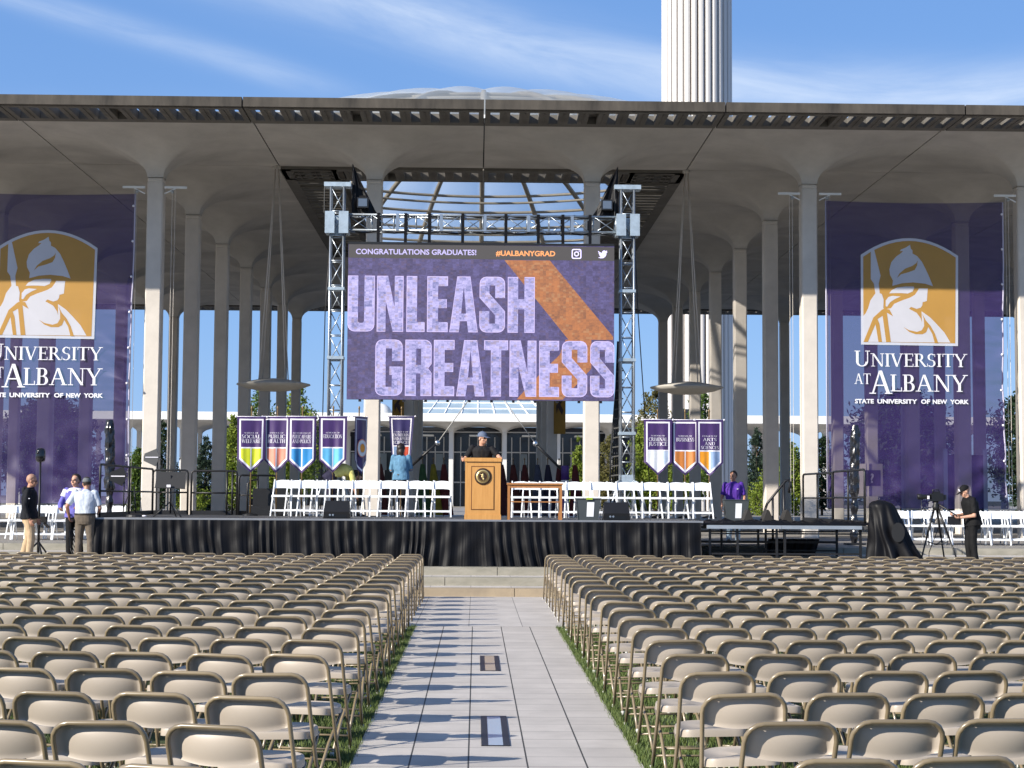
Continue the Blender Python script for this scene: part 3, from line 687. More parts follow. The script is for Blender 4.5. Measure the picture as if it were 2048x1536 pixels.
block_line('GREATNESS', (238, 458, 668, 835, 1038, 1226, 1445, 1612, 1822), (438, 652, 820, 1042, 1215, 1424, 1592, 1800, 2000), 755, 1170)
x, z = sxz(84, 122); text_mesh('screen_text', 'CONGRATULATIONS GRADUATES!', .17, M['led_lav'], t, (x, -.006, z), width=890*K, bold=.004)
x, z = sxz(1122, 125); text_mesh('screen_text', '#UALBANYGRAD', .165, M['led_ot'], t, (x, -.006, z), width=440*K, bold=.005)
def rrect(cx, cz, w, h, r): return [p for a, (sx, sz) in zip((0, 90, 180, 270), ((1, 1), (-1, 1), (-1, -1), (1, -1))) for p in circ(cx+sx*(w-r), cz+sz*(h-r), r, r, a, a+90, 4)]
cx, cz = sxz(1718, 107); q = K
mb = MB(); mb.poly([rrect(cx, cz, 36*q, 37*q, 14*q), rrect(cx, cz, 28*q, 29*q, 9*q)[::-1]], -.006)
mb.poly([circ(cx, cz, 19*q, 19*q, 0, 345, 20), circ(cx, cz, 11*q, 11*q, 0, 345, 20)[::-1]], -.006); mb.poly([circ(cx+19*q, cz+20*q, 4*q, 4*q, 0, 330, 8)], -.0065); mb.build('screen_icon', M['led_wh'], t)
cx, cz = sxz(1912, 107)
bird = [(-34, -26), (-22, -22), (-14, -18), (-26, -8), (-20, -8), (-32, 6), (-26, 6), (-35, 20), (-33, 24), (-20, 14), (-5, 8), (-5, 16), (2, 25), (12, 28), (22, 23), (34, 27), (29, 19), (36, 16), (28, 10), (26, -6), (18, -20), (4, -29), (-14, -31)]
mb = MB(); mb.poly([[(cx+a*q, cz+b_*q) for a, b_ in bird]], -.006); mb.build('screen_icon', M['led_wh'], t)
# stay cables and guys
def cable(label, pts, r=.012, name='stay_cable', m=None):
    mb = MB(); mb.tube(pts, r, 6); return tag(mb.build(name, m or M['black'], None, True), label, 'cable', 'cables staying the truss and screen')
t = thing('ratchet_stay', 'long strap stay with silver buckle running down left from the screen bottom', 'stay', (-.34, 38.2, 4.02), 0, 'strap stays below the screen')
a, b_, c_ = Vector((0, 0, 0)), Vector((-.70, .2, -.97)), Vector((-1.30, .4, -1.5))
mb = MB(); mb.tube([a, b_], .012, 6); mb.build('strap', mat('strap_grey', (.35, .34, .32), .7), t, True); mb = MB(); mb.tube([b_, c_], .032, 8); mb.build('sleeve', M['black'], t, True); mb = MB(); mb.ball(b_, (.06, .05, .07), 6); mb.build('buckle', M['chrome'], t, True)
t = thing('ratchet_stay', 'long strap stay with silver buckle running down right from the screen bottom', 'stay', (.49, 38.2, 4.02), 0, 'strap stays below the screen')
b_, c_ = Vector((.72, .2, -.97)), Vector((1.32, .4, -1.55))
mb = MB(); mb.tube([a, b_], .010, 6); mb.build('strap', bpy.data.materials['strap_grey'], t, True); mb = MB(); mb.tube([b_, c_], .032, 8); mb.build('sleeve', M['black'], t, True); mb = MB(); mb.ball(b_, (.06, .05, .07), 6); mb.build('buckle', M['chrome'], t, True)
cable('thin dark guy cable slanting down outside the left truss tower', [(-3.56, 38.5, 8.0), (-3.7, 38.8, 6.1), (-3.78, 39.2, 1.4)])
cable('thin dark guy cable slanting down outside the right truss tower', [(3.5, 38.5, 8.0), (3.62, 38.8, 6.1), (3.98, 39.2, 1.4)])
t = thing('cable_loom', 'thick black cable ladder leaning against the right truss tower', 'cable loom', (3.08, 38.75, ZD))
mb = MB()
for k in range(5): mb.tube([(-.12+.06*k, .05*k, .2), (-.10+.06*k, .04*k, 1.5), (.02+.03*k, 0, 3.0), (.06+.02*k, 0, 4.1)], .022, 6)
mb.build('cable', M['black'], t, True)
mb = MB()
M['tie'] = mat('cable_tie', (.10, .095, .085), .6)
for k in range(16):
    mb = MB(); mb.bar((-.13+.011*k, -.04, .3+.22*k), (.14+.004*k, -.04, .34+.22*k), .03, .03); mb.build('cable_tie', M['tie'], t)

# ================================================================ lectern
def wood(name, a, b_): return mat(name, a, .42, vscale=5, col2=b_, stretch=(5, 5, .5), spec=.4, bump=.05, bscale=60)
M['oak'] = wood('oak_veneer', (.60, .315, .10), (.50, .245, .07)); M['oakd'] = mat('oak_groove', (.16, .065, .015), .6); M['oakt'] = wood('oak_table', (.42, .19, .065), (.33, .14, .045))
t = thing('lectern', 'oak lectern with round bronze seal at the front of the stage', 'lectern', (-.01, 33.45, ZD))
w = .355
mb = MB(); mb.box((-w, 0, .10), (w, .5, 1.16)); mb.build('cabinet', M['oak'], t)
mb = MB(); mb.box((-w-.012, -.012, 0), (w+.012, .51, .10)); mb.build('plinth', M['oak'], t)
mb = MB(); mb.add([(-w-.015, -.02, 1.16), (w+.015, -.02, 1.16), (w+.015, .53, 1.16), (-w-.015, .53, 1.16), (-w-.015, -.02, 1.235), (w+.015, -.02, 1.235), (w+.015, .53, 1.19), (-w-.015, .53, 1.19)], [(0,3,2,1),(4,5,6,7),(0,1,5,4),(1,2,6,5),(2,3,7,6),(3,0,4,7)]); mb.build('desk_top', M['oak'], t)
mb = MB(); mb.box((-.345, -.022, 1.150), (.345, -.013, 1.158)); mb.build('groove', M['oakd'], t)
fr = MB(); x0, x1, z0, z1 = -.235, .235, .19, 1.07
for a, b_ in (((x0, -.004, z0), (x1, 0.001, z0+.016)), ((x0, -.004, z1-.016), (x1, .001, z1)), ((x0, -.004, z0+.016), (x0+.016, .001, z1-.016)), ((x1-.016, -.004, z0+.016), (x1, .001, z1-.016))): fr.box(a, b_)
fr.build('panel_moulding', M['oakd'], t)
mb = MB(); mb.box((x0+.02, -.012, z0+.02), (x1-.02, -.0005, z1-.02)); mb.build('panel', M['oak'], t)
M['bronze'] = mat('bronze', (.30, .19, .07), .35, .7); M['bronzed'] = mat('bronze_dark', (.045, .02, .012), .5, .3); M['gold'] = mat('gold_ring', (.62, .48, .22), .35, .6)
sl = thing('seal', None, None); sl.parent = t; sl.location = (0, -.014, .86)
mb = MB(); mb.lathe([(.168, 0), (.168, -.012), (.160, -.018), (.135, -.018)], 40, ax='y'); mb.build('rim', M['bronzed'], sl, True)
mb = MB(); mb.lathe([(.135, -.014), (.135, -.022), (.10, -.022)], 40, ax='y'); mb.build('ring', M['gold'], sl, True)
mb = MB(); mb.lathe([(.112, -.0225), (.112, -.024), (.100, -.025)], 40, ax='y'); mb.build('inner_ring', M['bronze'], sl)
mb = MB(); mb.lathe([(.082, -.0255), (.082, -.027), (.02, -.0272)], 30, ax='y'); mb.build('disc', M['bronzed'], sl)
mb = MB(); mb.ball((0, -.03, .035), (.02, .008, .024), 6); mb.ball((-.004, -.03, -.005), (.026, .008, .036), 6); mb.bar((-.05, -.031, .045), (.05, -.031, .0), .008); mb.ball((.014, -.03, -.05), (.018, .008, .026), 6); mb.build('relief', M['gold'], sl, True)
t = thing('microphone', 'black gooseneck microphone rising from the lectern top', 'microphone', (.02, 33.6, ZD+1.22))
mb = MB(); mb.tube([(-.07, .1, 0), (-.06, .08, .12), (-.03, .03, .22), (0, -.02, .26)], .007); mb.build('gooseneck', M['black'], t, True)
mb = MB(); mb.tube([(0, -.02, .25), (.015, -.06, .275)], .018, 10); mb.ball((.02, -.07, .28), (.022, .026, .022), 6); mb.build('capsule', M['blackplastic'], t, True)
# table
t = thing('table', 'open-fronted brown wooden table right of the lectern', 'table', (1.03, 33.36, ZD))
mb = MB(); mb.box((-.56, -.03, .70), (.56, .62, .735)); mb.build('table_top', M['oakt'], t)
mb = MB(); mb.box((-.50, 0, .635), (.50, .03, .70)); mb.build('apron', M['oakt'], t)
for x in (-.52, .52):
    for y in (.02, .57): mb = MB(); mb.cbox((x, y, .35), (.05, .05, .70)); mb.build('leg', M['oakt'], t)
mb = MB(); mb.bar((-.50, .02, .36), (.50, .02, .36), .02, .022); mb.build('stretcher', M['oakt'], t)

# floor monitors, bins
for x, lb in ((-2.93, 'black wedge monitor on the stage floor left of the lectern'), (2.68, 'black wedge monitor on the stage floor right of the bin')):
    t = thing('stage_monitor', lb, 'monitor speaker', (x, 33.5, ZD), 0, 'wedge monitors on the stage')
    mb = MB(); L = .27
    mb.add([(-L,0,0),(L,0,0),(L,.36,0),(-L,.36,0),(-L+.01,-.02,.14),(L-.01,-.02,.14),(L-.03,.16,.36),(-L+.03,.16,.36),(L-.03,.33,.34),(-L+.03,.33,.34)], [(0,3,2,1),(0,1,5,4),(4,5,6,7),(7,6,8,9),(9,8,2,3),(0,4,7,9,3),(1,2,8,6,5)]); mb.build('cabinet', M['blackplastic'], t)
    mb = MB(); mb.box((-.2, -.012, .02), (.2, -.004, .11)); mb.build('connector_panel', mat('panel_black', (.008, .008, .008), .3), t)
    for k in range(2): mb = MB(); mb.lathe([(.022, -.02), (.02, -.026), (.004, -.026)], 12, (-.13+.06*k, 0, .075), 'y'); mb.build('socket', M['alu'], t)
M['bin'] = mat('grey_bin', (.055, .065, .07), .5, var=.1)
for x, y, z, s_, lb, lid in ((2.12, 33.6, ZD, 1.0, 'dark grey tote bin with white paper sign and lime clip, beside the table', True), (5.80, 38.0, 1.287, 1.15, 'dark grey tote bin with white paper sign in front of the man in purple', False)):
    t = thing('tote_bin', lb, 'bin', (x, y, z), 0, 'grey bins with paper signs')
    mb = MB(); a, b_, h = .20*s_, .24*s_, .42*s_
    mb.add([(-a,0,0),(a,0,0),(a,.3,0),(-a,.3,0),(-b_,-.03,h),(b_,-.03,h),(b_,.33,h),(-b_,.33,h)], [(0,3,2,1),(0,1,5,4),(1,2,6,5),(2,3,7,6),(3,0,4,7),(4,5,6,7)]); mb.build('body', M['bin'], t)
    mb = MB(); mb.box((-b_-.015, -.045, h), (b_+.015, .345, h+.02)); mb.build('lid', M['bin'], t)
    mb = MB(); mb.add([(-.04, -.012, .07*s_), (.10, -.012, .07*s_), (.115, -.034, .36*s_), (-.03, -.034, .36*s_)], [(0, 1, 2, 3)]); mb.build('paper_sign', mat('paper', (.78, .80, .84), .8), t)
    if lid: mb = MB(); mb.box((-.05, -.06, h-.01), (.08, -.046, h+.03)); mb.build('clip', mat('lime_clip', (.30, .42, .04), .5), t)

# ================================================================ white folding chairs
def white_chair():
    t = thing('white_chair', '', 'folding chair', (0, 0, 0))
    def part(n, f_):
        mb = MB(); f_(mb); return mb.build(n, M['white'], t)
    for x in (-.215, .215):
        part('front_upright', lambda mb: mb.bar((x*1.03, -.235, 0), (x*.86, .175, .80), .026, .042, (0, 1, 0)))
        part('rear_leg', lambda mb: mb.bar((x*.80, .24, 0), (x*.80, -.10, .43), .026, .042, (0, 1, 0)))
        part('seat_rail', lambda mb: mb.bar((x*.92, -.16, .44), (x*.92, .19, .455), .03, .05))
    def top(mb):
        n = 10; v = []
        for i in range(n+1):
            u = -1+2*i/n; x = .178*u; b_ = .03*(1-u*u)
            v += [(x, .09+b_, .615+.010*(1-u*u)), (x, .155+b_, .775+.026*(1-u*u)), (x, .175+b_, .772+.026*(1-u*u)), (x, .11+b_, .612+.010*(1-u*u))]
        mb.add(v, [(4*i+k, 4*i+(k+1) % 4, 4*i+4+(k+1) % 4, 4*i+4+k) for i in range(n) for k in range(4)]+[(0, 1, 2, 3), (4*n+3, 4*n+2, 4*n+1, 4*n)])
    part('back_rail', top)
    part('seat', lambda mb: (mb.box((-.185, -.17, .445), (.185, .2, .47)), mb.bar((-.2, -.185, .45), (.2, -.185, .45), .03, .045)))
    part('front_stretcher', lambda mb: mb.bar((-.212, -.17, .135), (.212, -.17, .135), .022, .04))
    part('rear_stretcher', lambda mb: mb.bar((-.17, .14, .13), (.17, .14, .13), .022, .04))
    return t
wc0 = white_chair(); wused = [False]
def wchair(x, y, z, rz, label, group):
    if not wused[0]: o = wc0; wused[0] = True
    else: o = copy_tree(wc0)
    o.location = (x, y, z); o.rotation_euler = (0, 0, rz); o['label'] = label; o['group'] = group
# ---- white chairs placed
on = ['first', 'second', 'third', 'fourth', 'fifth', 'sixth', 'seventh', 'eighth', 'ninth', 'tenth']
rnd = random.Random(11)
LX = (-4.38, -3.82, -3.24, -2.67, -2.07, -1.47, -.90); RX = (.84, 1.44, 2.01, 2.56, 3.13, 3.70, 4.27, 4.82)
for i, x in enumerate(LX):
    wchair(x, 36.6, ZD, R(rnd.uniform(-3, 3)), f'white folding chair on the stage left of the lectern, front row, {on[i]} from the left', 'white chairs on the stage')
for i, x in enumerate(LX[:6]):
    wchair(x+.20, 37.45, ZD, R(rnd.uniform(-4, 4)), f'white folding chair on the stage left of the lectern, back row, {on[i]} from the left', 'white chairs on the stage')
for i, x in enumerate(RX):
    wchair(x, 36.6, ZD, R(rnd.uniform(-3, 3)), f'white folding chair on the stage right of the lectern, front row, {on[i]} from the left', 'white chairs on the stage')
for i, x in enumerate(RX[:7]):
    wchair(x+.26, 37.45, ZD, R(rnd.uniform(-4, 4)), f'white folding chair on the stage right of the lectern, back row, {on[i]} from the left', 'white chairs on the stage')
for r in range(2):
    for i in range(6):
        wchair(-11.2+.47*i+.12*r, 39.4+.75*r, .75, R(rnd.uniform(-5, 5)+4), f'white folding chair on the plaza at the far left, {["front", "back"][r]} row, {on[i]} from the left', 'white chairs on the plaza')
    for i in range(8):
        wchair(9.85+.47*i+.10*r, 39.2+.75*r, .75, R(rnd.uniform(-6, 6)-10), f'white folding chair on the plaza behind the cameraman, {["front", "back"][r]} row, {on[i]} from the left', 'white chairs on the plaza')

# ================================================================ school banners (gonfalons)
M['purple'] = mat('purple_satin', (.045, .015, .108), .45, var=.25, vscale=5, stretch=(2, 2, .4), sheen=.3)
M['purpled'] = mat('purple_shaded_cloth', (.028, .022, .11), .6, var=.15)  # darker purple copy; the rear banner's shade is put into its colour
M['trim'] = mat('white_trim', (.80, .78, .85), .6)
M['pole'] = mat('brass_pole', (.20, .13, .06), .45, .3)
PC = dict(lime=(.55, .60, .012), salmon=(.72, .25, .17), blue=(.01, .20, .48), sky=(.10, .40, .66), white=(.78, .79, .80), ice=(.50, .60, .74), copper=(.50, .17, .03), gold=(.85, .32, .008), red=(.55, .07, .03), slate=(.22, .32, .52))
PM = {k: mat('cloth_'+k, c, .5, var=.12, vscale=7, sheen=.2) for k, c in PC.items()}
def gonfalon(label, cx, y, ztop, w, h, lines, c1, c2, taper=0, yaw=0, seed=0, cloth='purple', seal=False, pole_z=ZD, small=None):
    t = thing('school_banner', label, 'banner', (cx, y, pole_z), yaw, 'purple school banners on poles')
    zt = ztop-pole_z; hw = w/2; tip = .30*h*.78
    rd = random.Random(seed); p1, p2 = rd.uniform(0, 6), rd.uniform(0, 6)
    def yf(x, z):
        k = (zt-z)/h
        return -.03+.022*math.sin(x*16+p1)*(.25+k)+.015*math.sin(x*31+p2)*k
    def xs(x, z): return x*(1-taper*(zt-z)/h)
    def region(pts):
        return [(xs(a, b_), b_) for a, b_ in pts]
    def patch(mb, x0, x1, ztopf, zbotf, off, nx=16, nz=14):
        mb.grid(lambda u, v: (lambda X, Z: (xs(X, Z), yf(X, Z)-off, Z))(x0+(x1-x0)*u, (lambda a, b_: a+(b_-a)*(1-v))(ztopf(x0+(x1-x0)*u), zbotf(x0+(x1-x0)*u))), nx, nz)
    low = lambda m_: (lambda x: zt-h+m_*1.15+(tip)*min(abs(x)/max(hw-m_, .01), 1)+0*m_)
    mb = MB(); patch(mb, -hw, hw, lambda x: zt, low(0), 0, 30, 24); mb.build('cloth', M[cloth], t, True)
    b1, b2 = .045*w/.6, .078*w/.6
    zm = zt-.545*h
    mb = MB()
    patch(mb, -hw+b1, hw-b1, lambda x: zt-b1, lambda x: zt-b2, .004)
    for sx in (-1, 1):
        patch(mb, min(sx*(hw-b1), sx*(hw-b2)), max(sx*(hw-b1), sx*(hw-b2)), lambda x: zt-b2, lambda x: zt-h+tip+b1*.8, .004, 2, 14)
        a, b_ = (0, hw-b1) if sx > 0 else (-hw+b1, 0)
        f1 = lambda x: zt-h+b1*1.15+tip*abs(x)/(hw)
        patch(mb, a, b_, lambda x: f1(x)+.05*w/.6, f1, .005, 12, 2)
    if c1:
        patch(mb, -hw+b2, hw-b2, lambda x: zm, lambda x: zm-.028, .004, 16, 2)
        patch(mb, -.013, .013, lambda x: zm-.028, lambda x: zt-h+b1*1.15+.05, .005, 2, 10)
    mb.build('border', M['trim'], t, True)
    if c1:
        f2 = lambda x: zt-h+b1*1.15+.05*w/.6+tip*abs(x)/hw
        mb = MB(); patch(mb, -hw+b2, -.014, lambda x: zm-.03, f2, .0035, 10, 10); mb.build('panel', PM[c1], t, True)
        mb = MB(); patch(mb, .014, hw-b2, lambda x: zm-.03, f2, .0035, 10, 10); mb.build('panel', PM[c2], t, True)
    if lines:
        mb = MB(); n = len(lines); lh = .082 if n < 3 else .07
        z0 = zt-.33*h
        if small: serif_text(mb, small, 0, z0+.035, .028, lambda X, Z: yf(X, Z)-.012, width=min(.055*len(small)**.8, w*.62), center=True)
        for i, l in enumerate(lines):
            serif_text(mb, l, 0, z0-(i+1)*(lh+.022)+.03, lh, lambda X, Z: yf(X, Z)-.012, width=min(.078*len(l), w*.66), center=True)
        mb.build('lettering', M['trim'], t)
    if seal:
        zc = zt-.55*h; sc = thing('round_emblem', None, None); sc.parent = t
        for r_, m_, o_ in ((.21, 'salmon', .03), (.185, 'white', .034), (.12, 'ice', .038), (.10, 'gold', .042)):
            mb = MB(); mb.poly([circ(0, zc, r_, r_, 0, 350, 30)], -.03-o_); mb.build('emblem_ring', PM[m_], sc)
    mb = MB(); mb.tube([(0, .03, 0), (0, .03, zt+.16)], .016, 8); mb.ball((0, .03, zt+.2), (.022, .022, .05), 6); mb.build('pole', M['pole'], t, True)
    mb = MB(); mb.tube([(-hw-.03, .01, zt), (hw+.03, .01, zt)], .013, 8)
    for sx in (-1, 1): mb.ball((sx*(hw+.03), .01, zt), .024, 6)
    mb.build('crossbar', M['trim'], t, True)
    mb = MB(); mb.lathe([(.17, 0), (.17, .03), (.03, .07)], 16, (0, .03, 0)); mb.build('foot', M['black'], t)
    return t
gonfalon('purple pointed banner reading SOCIAL WELFARE with lime green lower panels', -5.23, 37.78, 3.59, .64, 1.26, ['SOCIAL', 'WELFARE'], 'lime', 'lime', .06, R(4), 1, small='SCHOOL OF')
gonfalon('purple pointed banner reading PUBLIC HEALTH with salmon lower panels', -4.66, 37.84, 3.60, .62, 1.27, ['PUBLIC', 'HEALTH'], 'salmon', 'salmon', .08, R(-6), 2, small='SCHOOL OF')
gonfalon('purple pointed banner reading PUBLIC AFFAIRS AND POLICY with deep blue lower panels', -4.08, 37.73, 3.60, .64, 1.28, ['PUBLIC AFFAIRS', 'AND POLICY'], 'blue', 'blue', 0, 0, 3, small='ROCKEFELLER COLLEGE OF')
gonfalon('purple pointed banner reading EDUCATION with light blue lower panels', -3.39, 37.78, 3.61, .64, 1.27, ['EDUCATION'], 'sky', 'sky', .05, 0, 4, small='SCHOOL OF')
gonfalon('narrow purple pointed banner with a round white and gold emblem beside the pale column', -2.80, 38.08, 3.62, .56, 1.30, None, None, None, 0, R(62), 5, seal=True)
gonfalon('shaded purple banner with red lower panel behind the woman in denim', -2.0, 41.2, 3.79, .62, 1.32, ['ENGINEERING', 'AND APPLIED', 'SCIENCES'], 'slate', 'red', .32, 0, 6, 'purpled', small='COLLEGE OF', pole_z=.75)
gonfalon('purple pointed banner reading CRIMINAL JUSTICE with white lower panels', 3.97, 37.78, 3.59, .64, 1.26, ['CRIMINAL', 'JUSTICE'], 'white', 'ice', .02, 0, 7, small='SCHOOL OF')
gonfalon('purple pointed banner reading BUSINESS with copper lower panels', 4.60, 37.84, 3.59, .62, 1.26, ['BUSINESS'], 'copper', 'copper', -.03, R(-4), 8, small='SCHOOL OF')
gonfalon('purple pointed banner reading ARTS AND SCIENCES with gold and pale blue panels', 5.14, 37.73, 3.59, .62, 1.27, ['ARTS', 'AND', 'SCIENCES'], 'gold', 'slate', .0, R(3), 9, small='COLLEGE OF')

# gold hanging banners on the inner columns
for x, y, z, s_, lb in ((-3.47, 70.4, 6.6, -1, 'narrow gold banner with dark emblem on an inner column below the screen, left one'), (3.36, 70.4, 6.6, 1, 'narrow gold banner with dark emblem on an inner column below the screen, right one')):
    t = thing('column_banner', lb, 'banner', (x, y, z), 0, 'gold banners on inner columns')
    mb = MB(); mb.grid(lambda u, v: (-.25+.50*u, .03*math.sin(u*5), -2.1+2.1*v), 10, 10); mb.build('cloth', mat('gold_cloth', (.30, .165, .02), .7, var=.1) if s_ < 0 else bpy.data.materials['gold_cloth'], t, True)
    mb = MB(); mb.poly([[(-.15, -.9), (-.03, -.75), (.06, -.45), (.15, -.5), (.12, -.7), (.03, -.85), (.16, -1.1), (.10, -1.3), (-.07, -1.0), (-.13, -1.25)]], -.03); mb.build('emblem', mat('emblem_dark', (.04, .02, .02), .7) if s_ < 0 else bpy.data.materials['emblem_dark'], t)
    mb = MB(); mb.tube([(-.3, 0, .02), (.3, 0, .02)], .02); mb.build('bracket', M['black'], t)

# ================================================================ big university banners
def banner_mat(name, c, a, c2=None):
    return mat(name, c, .55, alpha=a, spec=.4, var=.06, vscale=1.2)
M['bpurple'] = banner_mat('banner_purple', (.036, .020, .108), .70)
M['bgold'] = banner_mat('banner_gold', (.52, .27, .03), .76); M['bwhite'] = banner_mat('banner_white', (.66, .68, .76), .76); M['btext'] = mat('banner_letter', (.80, .80, .83), .6)
def uni_banner(x0, label, hem_r, seed):
    t = thing('university_banner', label, 'banner', (x0, 46.02, 1.57), 0, 'large purple university banners')
    BW, BH = 4.99, 8.58
    def wr(x, z):
        e = min(max((x/BW-.72)/.28, 0), 1); l = min(max((z/BH), 0), 1)
        fold = math.exp(-((l-.45)/.22)**2)*e**1.3
        d = .15*fold*(noise.noise((x*.8+seed, z*2.6+x*1.2, 0))+.7*noise.noise((x*1.7, z*6.5+x*1.1, seed)))
        lo = max(0, .30-l)/.30
        d += .19*lo*noise.noise((x*.9+z*.7, z*1.3-x*.5, seed+3))+.10*lo*noise.noise((x*2.2+z*2, z*2-x, seed))
        d += .02*noise.noise((x*.35, z*.5, seed+7))*min(1, 3*abs(x/BW-.42))
        return d
    def edge(z):   # cloth hangs slightly narrower low down
        l = z/BH; return 1-.022*math.sin(math.pi*min(l*1.25, 1))
    mb = MB(); mb.grid(lambda u, v: (BW*(u if u < .5 else .5+(u-.5)*edge(BH*v)), wr(BW*u, BH*v), BH*v+.05*math.sin(math.pi*u)*(v > .999)*-1), 110, 170)
    mb.build('cloth', M['bpurple'], t, True)
    mb = MB(); mb.tube([(0, .0, 0), (0, 0, BH)], .02, 6); mb.build('hem', mat('hem_rope', (.45, .43, .55), .7) if seed == 1 else bpy.data.materials['hem_rope'], t, True)
    mb = MB(); mb.tube([(BW*(.5+.5*edge(BH*i/20)), wr(BW, BH*i/20), BH*i/20) for i in range(21)], .022, 6); mb.build('hem', bpy.data.materials['hem_rope'], t, True)
    # emblem (units read off the photograph, 1 unit = .00228 m)
    k = .002252; ex, ez = .96+hem_r-145*k, BH-(460-402)/72.5
    P = lambda pts: [((ex+a*k), (ez-b_*k)) for a, b_ in pts]
    def arcpts(xa, ya, xm, ym, xb, yb, n=14): return [(xa+(xb-xa)*i/n, (1-i/n)**2*ya+2*(i/n)*(1-i/n)*(2*ym-(ya+yb)/2)+(i/n)**2*yb) for i in range(n+1)]
    em = thing('emblem', None, None); em.parent = t
    mb = MB(); mb.poly([P(arcpts(150, 322, 765, 108, 1365, 325)+[(1350, 1448), (145, 1438)])], -.030); mb.build('shield', M['bwhite'], em)
    mb = MB(); mb.poly([P(arcpts(180, 345, 765, 142, 1335, 345)+[(1315, 1415), (175, 1405)])], -.034); mb.build('field', M['bgold'], em)
    body = [(275, 300), (283, 262), (318, 258), (345, 370), (395, 580), (370, 680), (382, 800), (408, 808), (430, 880), (425, 985), (445, 1000), (520, 985), (560, 930), (650, 890), (760, 850), (820, 815), (855, 765), (870, 735), (980, 735), (975, 800), (968, 890), (940, 900), (915, 905), (910, 945), (890, 975), (840, 990), (770, 965), (745, 990), (840, 1040), (890, 1110), (905, 1160), (900, 1020), (915, 1030), (1000, 1090), (1070, 1160), (1180, 1280), (1255, 1405), (175, 1405), (165, 1095), (205, 1050), (235, 990), (265, 890), (328, 800), (310, 680), (272, 625)]
    helm = [(765, 190), (775, 240), (795, 260), (795, 300), (850, 330), (910, 400), (960, 500), (1000, 590), (1045, 705), (950, 675), (800, 660), (660, 672), (540, 705), (548, 640), (512, 570), (505, 500), (530, 410), (590, 340), (650, 298), (680, 268), (640, 272), (630, 290), (650, 252), (715, 225)]
    hair = [(500, 800), (530, 760), (600, 725), (700, 712), (805, 712), (812, 730), (790, 775), (730, 800), (650, 795), (580, 795)]
    lock = [(455, 960), (455, 890), (490, 845), (540, 830), (640, 838), (570, 870), (510, 910), (475, 965)]
    for nm_, q_ in (('figure', body), ('helmet', helm), ('hair', hair), ('hair', lock)): mb = MB(); mb.poly([P(q_)], -.038); mb.build(nm_, M['bwhite'], em)
    g1 = [(595, 610), (630, 550), (700, 490), (790, 455), (840, 420), (858, 385), (850, 450), (820, 505), (740, 535), (650, 560)]
    g3 = [(400, 1010), (300, 1100), (175, 1405), (230, 1405), (325, 1185), (360, 1405), (405, 1405), (375, 1180), (352, 1120), (415, 1080), (455, 1405), (515, 1405), (468, 1040), (545, 1085), (500, 1000), (430, 992)]
    g4 = [(670, 1215), (740, 1255), (840, 1275), (900, 1255), (930, 1200), (925, 1110), (905, 1045), (950, 1130), (1010, 1200), (1060, 1290), (1105, 1415), (1060, 1415), (1030, 1300), (980, 1215), (955, 1280), (910, 1305), (820, 1305), (740, 1275)]
    for q_ in (g1, g3, g4): mb = MB(); mb.poly([P(q_)], -.042); mb.build('figure_line', M['bgold'], em)
    # lettering
    tx = lambda c: .76+hem_r+(c-262)/3.84/72.5
    tz = lambda c: BH-((440+c/3.84)-402)/72.5
    mb = MB(); h = (1148-1047)/3.84/72.5
    serif_text(mb, 'UNIVERSITY', tx(262), tz(1148), h, -.05, width=(1140-262)/3.84/72.5, first=h*1.2); mb.build('lettering', M['btext'], t); mb = MB()
    serif_text(mb, 'AT', tx(262), tz(1285), h*.80, -.05, width=128/3.84/72.5); mb.build('lettering', M['btext'], t); mb = MB()
    serif_text(mb, 'A', tx(378), tz(1360), 180/3.84/72.5, -.05, width=180/3.84/72.5); mb.build('lettering', M['btext'], t); mb = MB()
    serif_text(mb, 'LBANY', tx(540), tz(1340), 130/3.84/72.5, -.05, width=(1142-540)/3.84/72.5)
    mb.build('lettering', M['btext'], t)
    for wd, a, b_ in (('STATE', 265, 412), ('UNIVERSITY', 438, 748), ('OF', 778, 848), ('NEW', 868, 980), ('YORK', 1008, 1155)):
        text_mesh('lettering', wd, .165, M['btext'], t, (tx(a), -.05, tz(1434)), width=(b_-a)/3.84/72.5, bold=.006)
    for i in range(9):
        z = BH*(.04+.115*i); mb = MB(); mb.ball((BW*(.5+.5*edge(z))-.04, wr(BW, z)-.03, z), .035, 5); mb.build('grommet', M['trim'], t, True)
uni_banner(9.57, 'large translucent purple university banner with gold emblem hung between the columns behind the cameraman', 0, 1)
uni_banner(-14.65, 'large translucent purple university banner with gold emblem at the left edge, cut by the frame', .28, 2)
for cx, s_ in ((-9.15, -1), (-9.15, 1), (9.15, -1), (9.15, 1), (15.25, -1)):
    t = thing('banner_bracket', f'white banner arm with pulley on the {["left", "right"][cx > 0]} front column, pointing {["left", "right"][s_ > 0]}' + (', at the right edge' if cx > 12 else ''), 'bracket', (cx+s_*.27, 46.15, 10.36), 0, 'white banner arms on the columns')
    mb = MB(); mb.box((min(0, s_*.62), -.03, -.03), (max(0, s_*.62), .03, .03)); mb.bar((0, 0, -.18), (s_*.3, 0, -.03), .03); mb.build('arm', M['whitepaint'], t)
    mb = MB(); mb.ball((s_*.22, 0, -.12), .05, 6); mb.build('pulley', M['alu'], t)
    mb = MB(); mb.tube([(s_*.22, 0, -.1), (s_*.22, 0, -9.3)], .007, 5); mb.tube([(s_*.30, 0, 0), (s_*.30, 0, -9.3)], .007, 5); mb.build('halyard', M['concrete'], t)

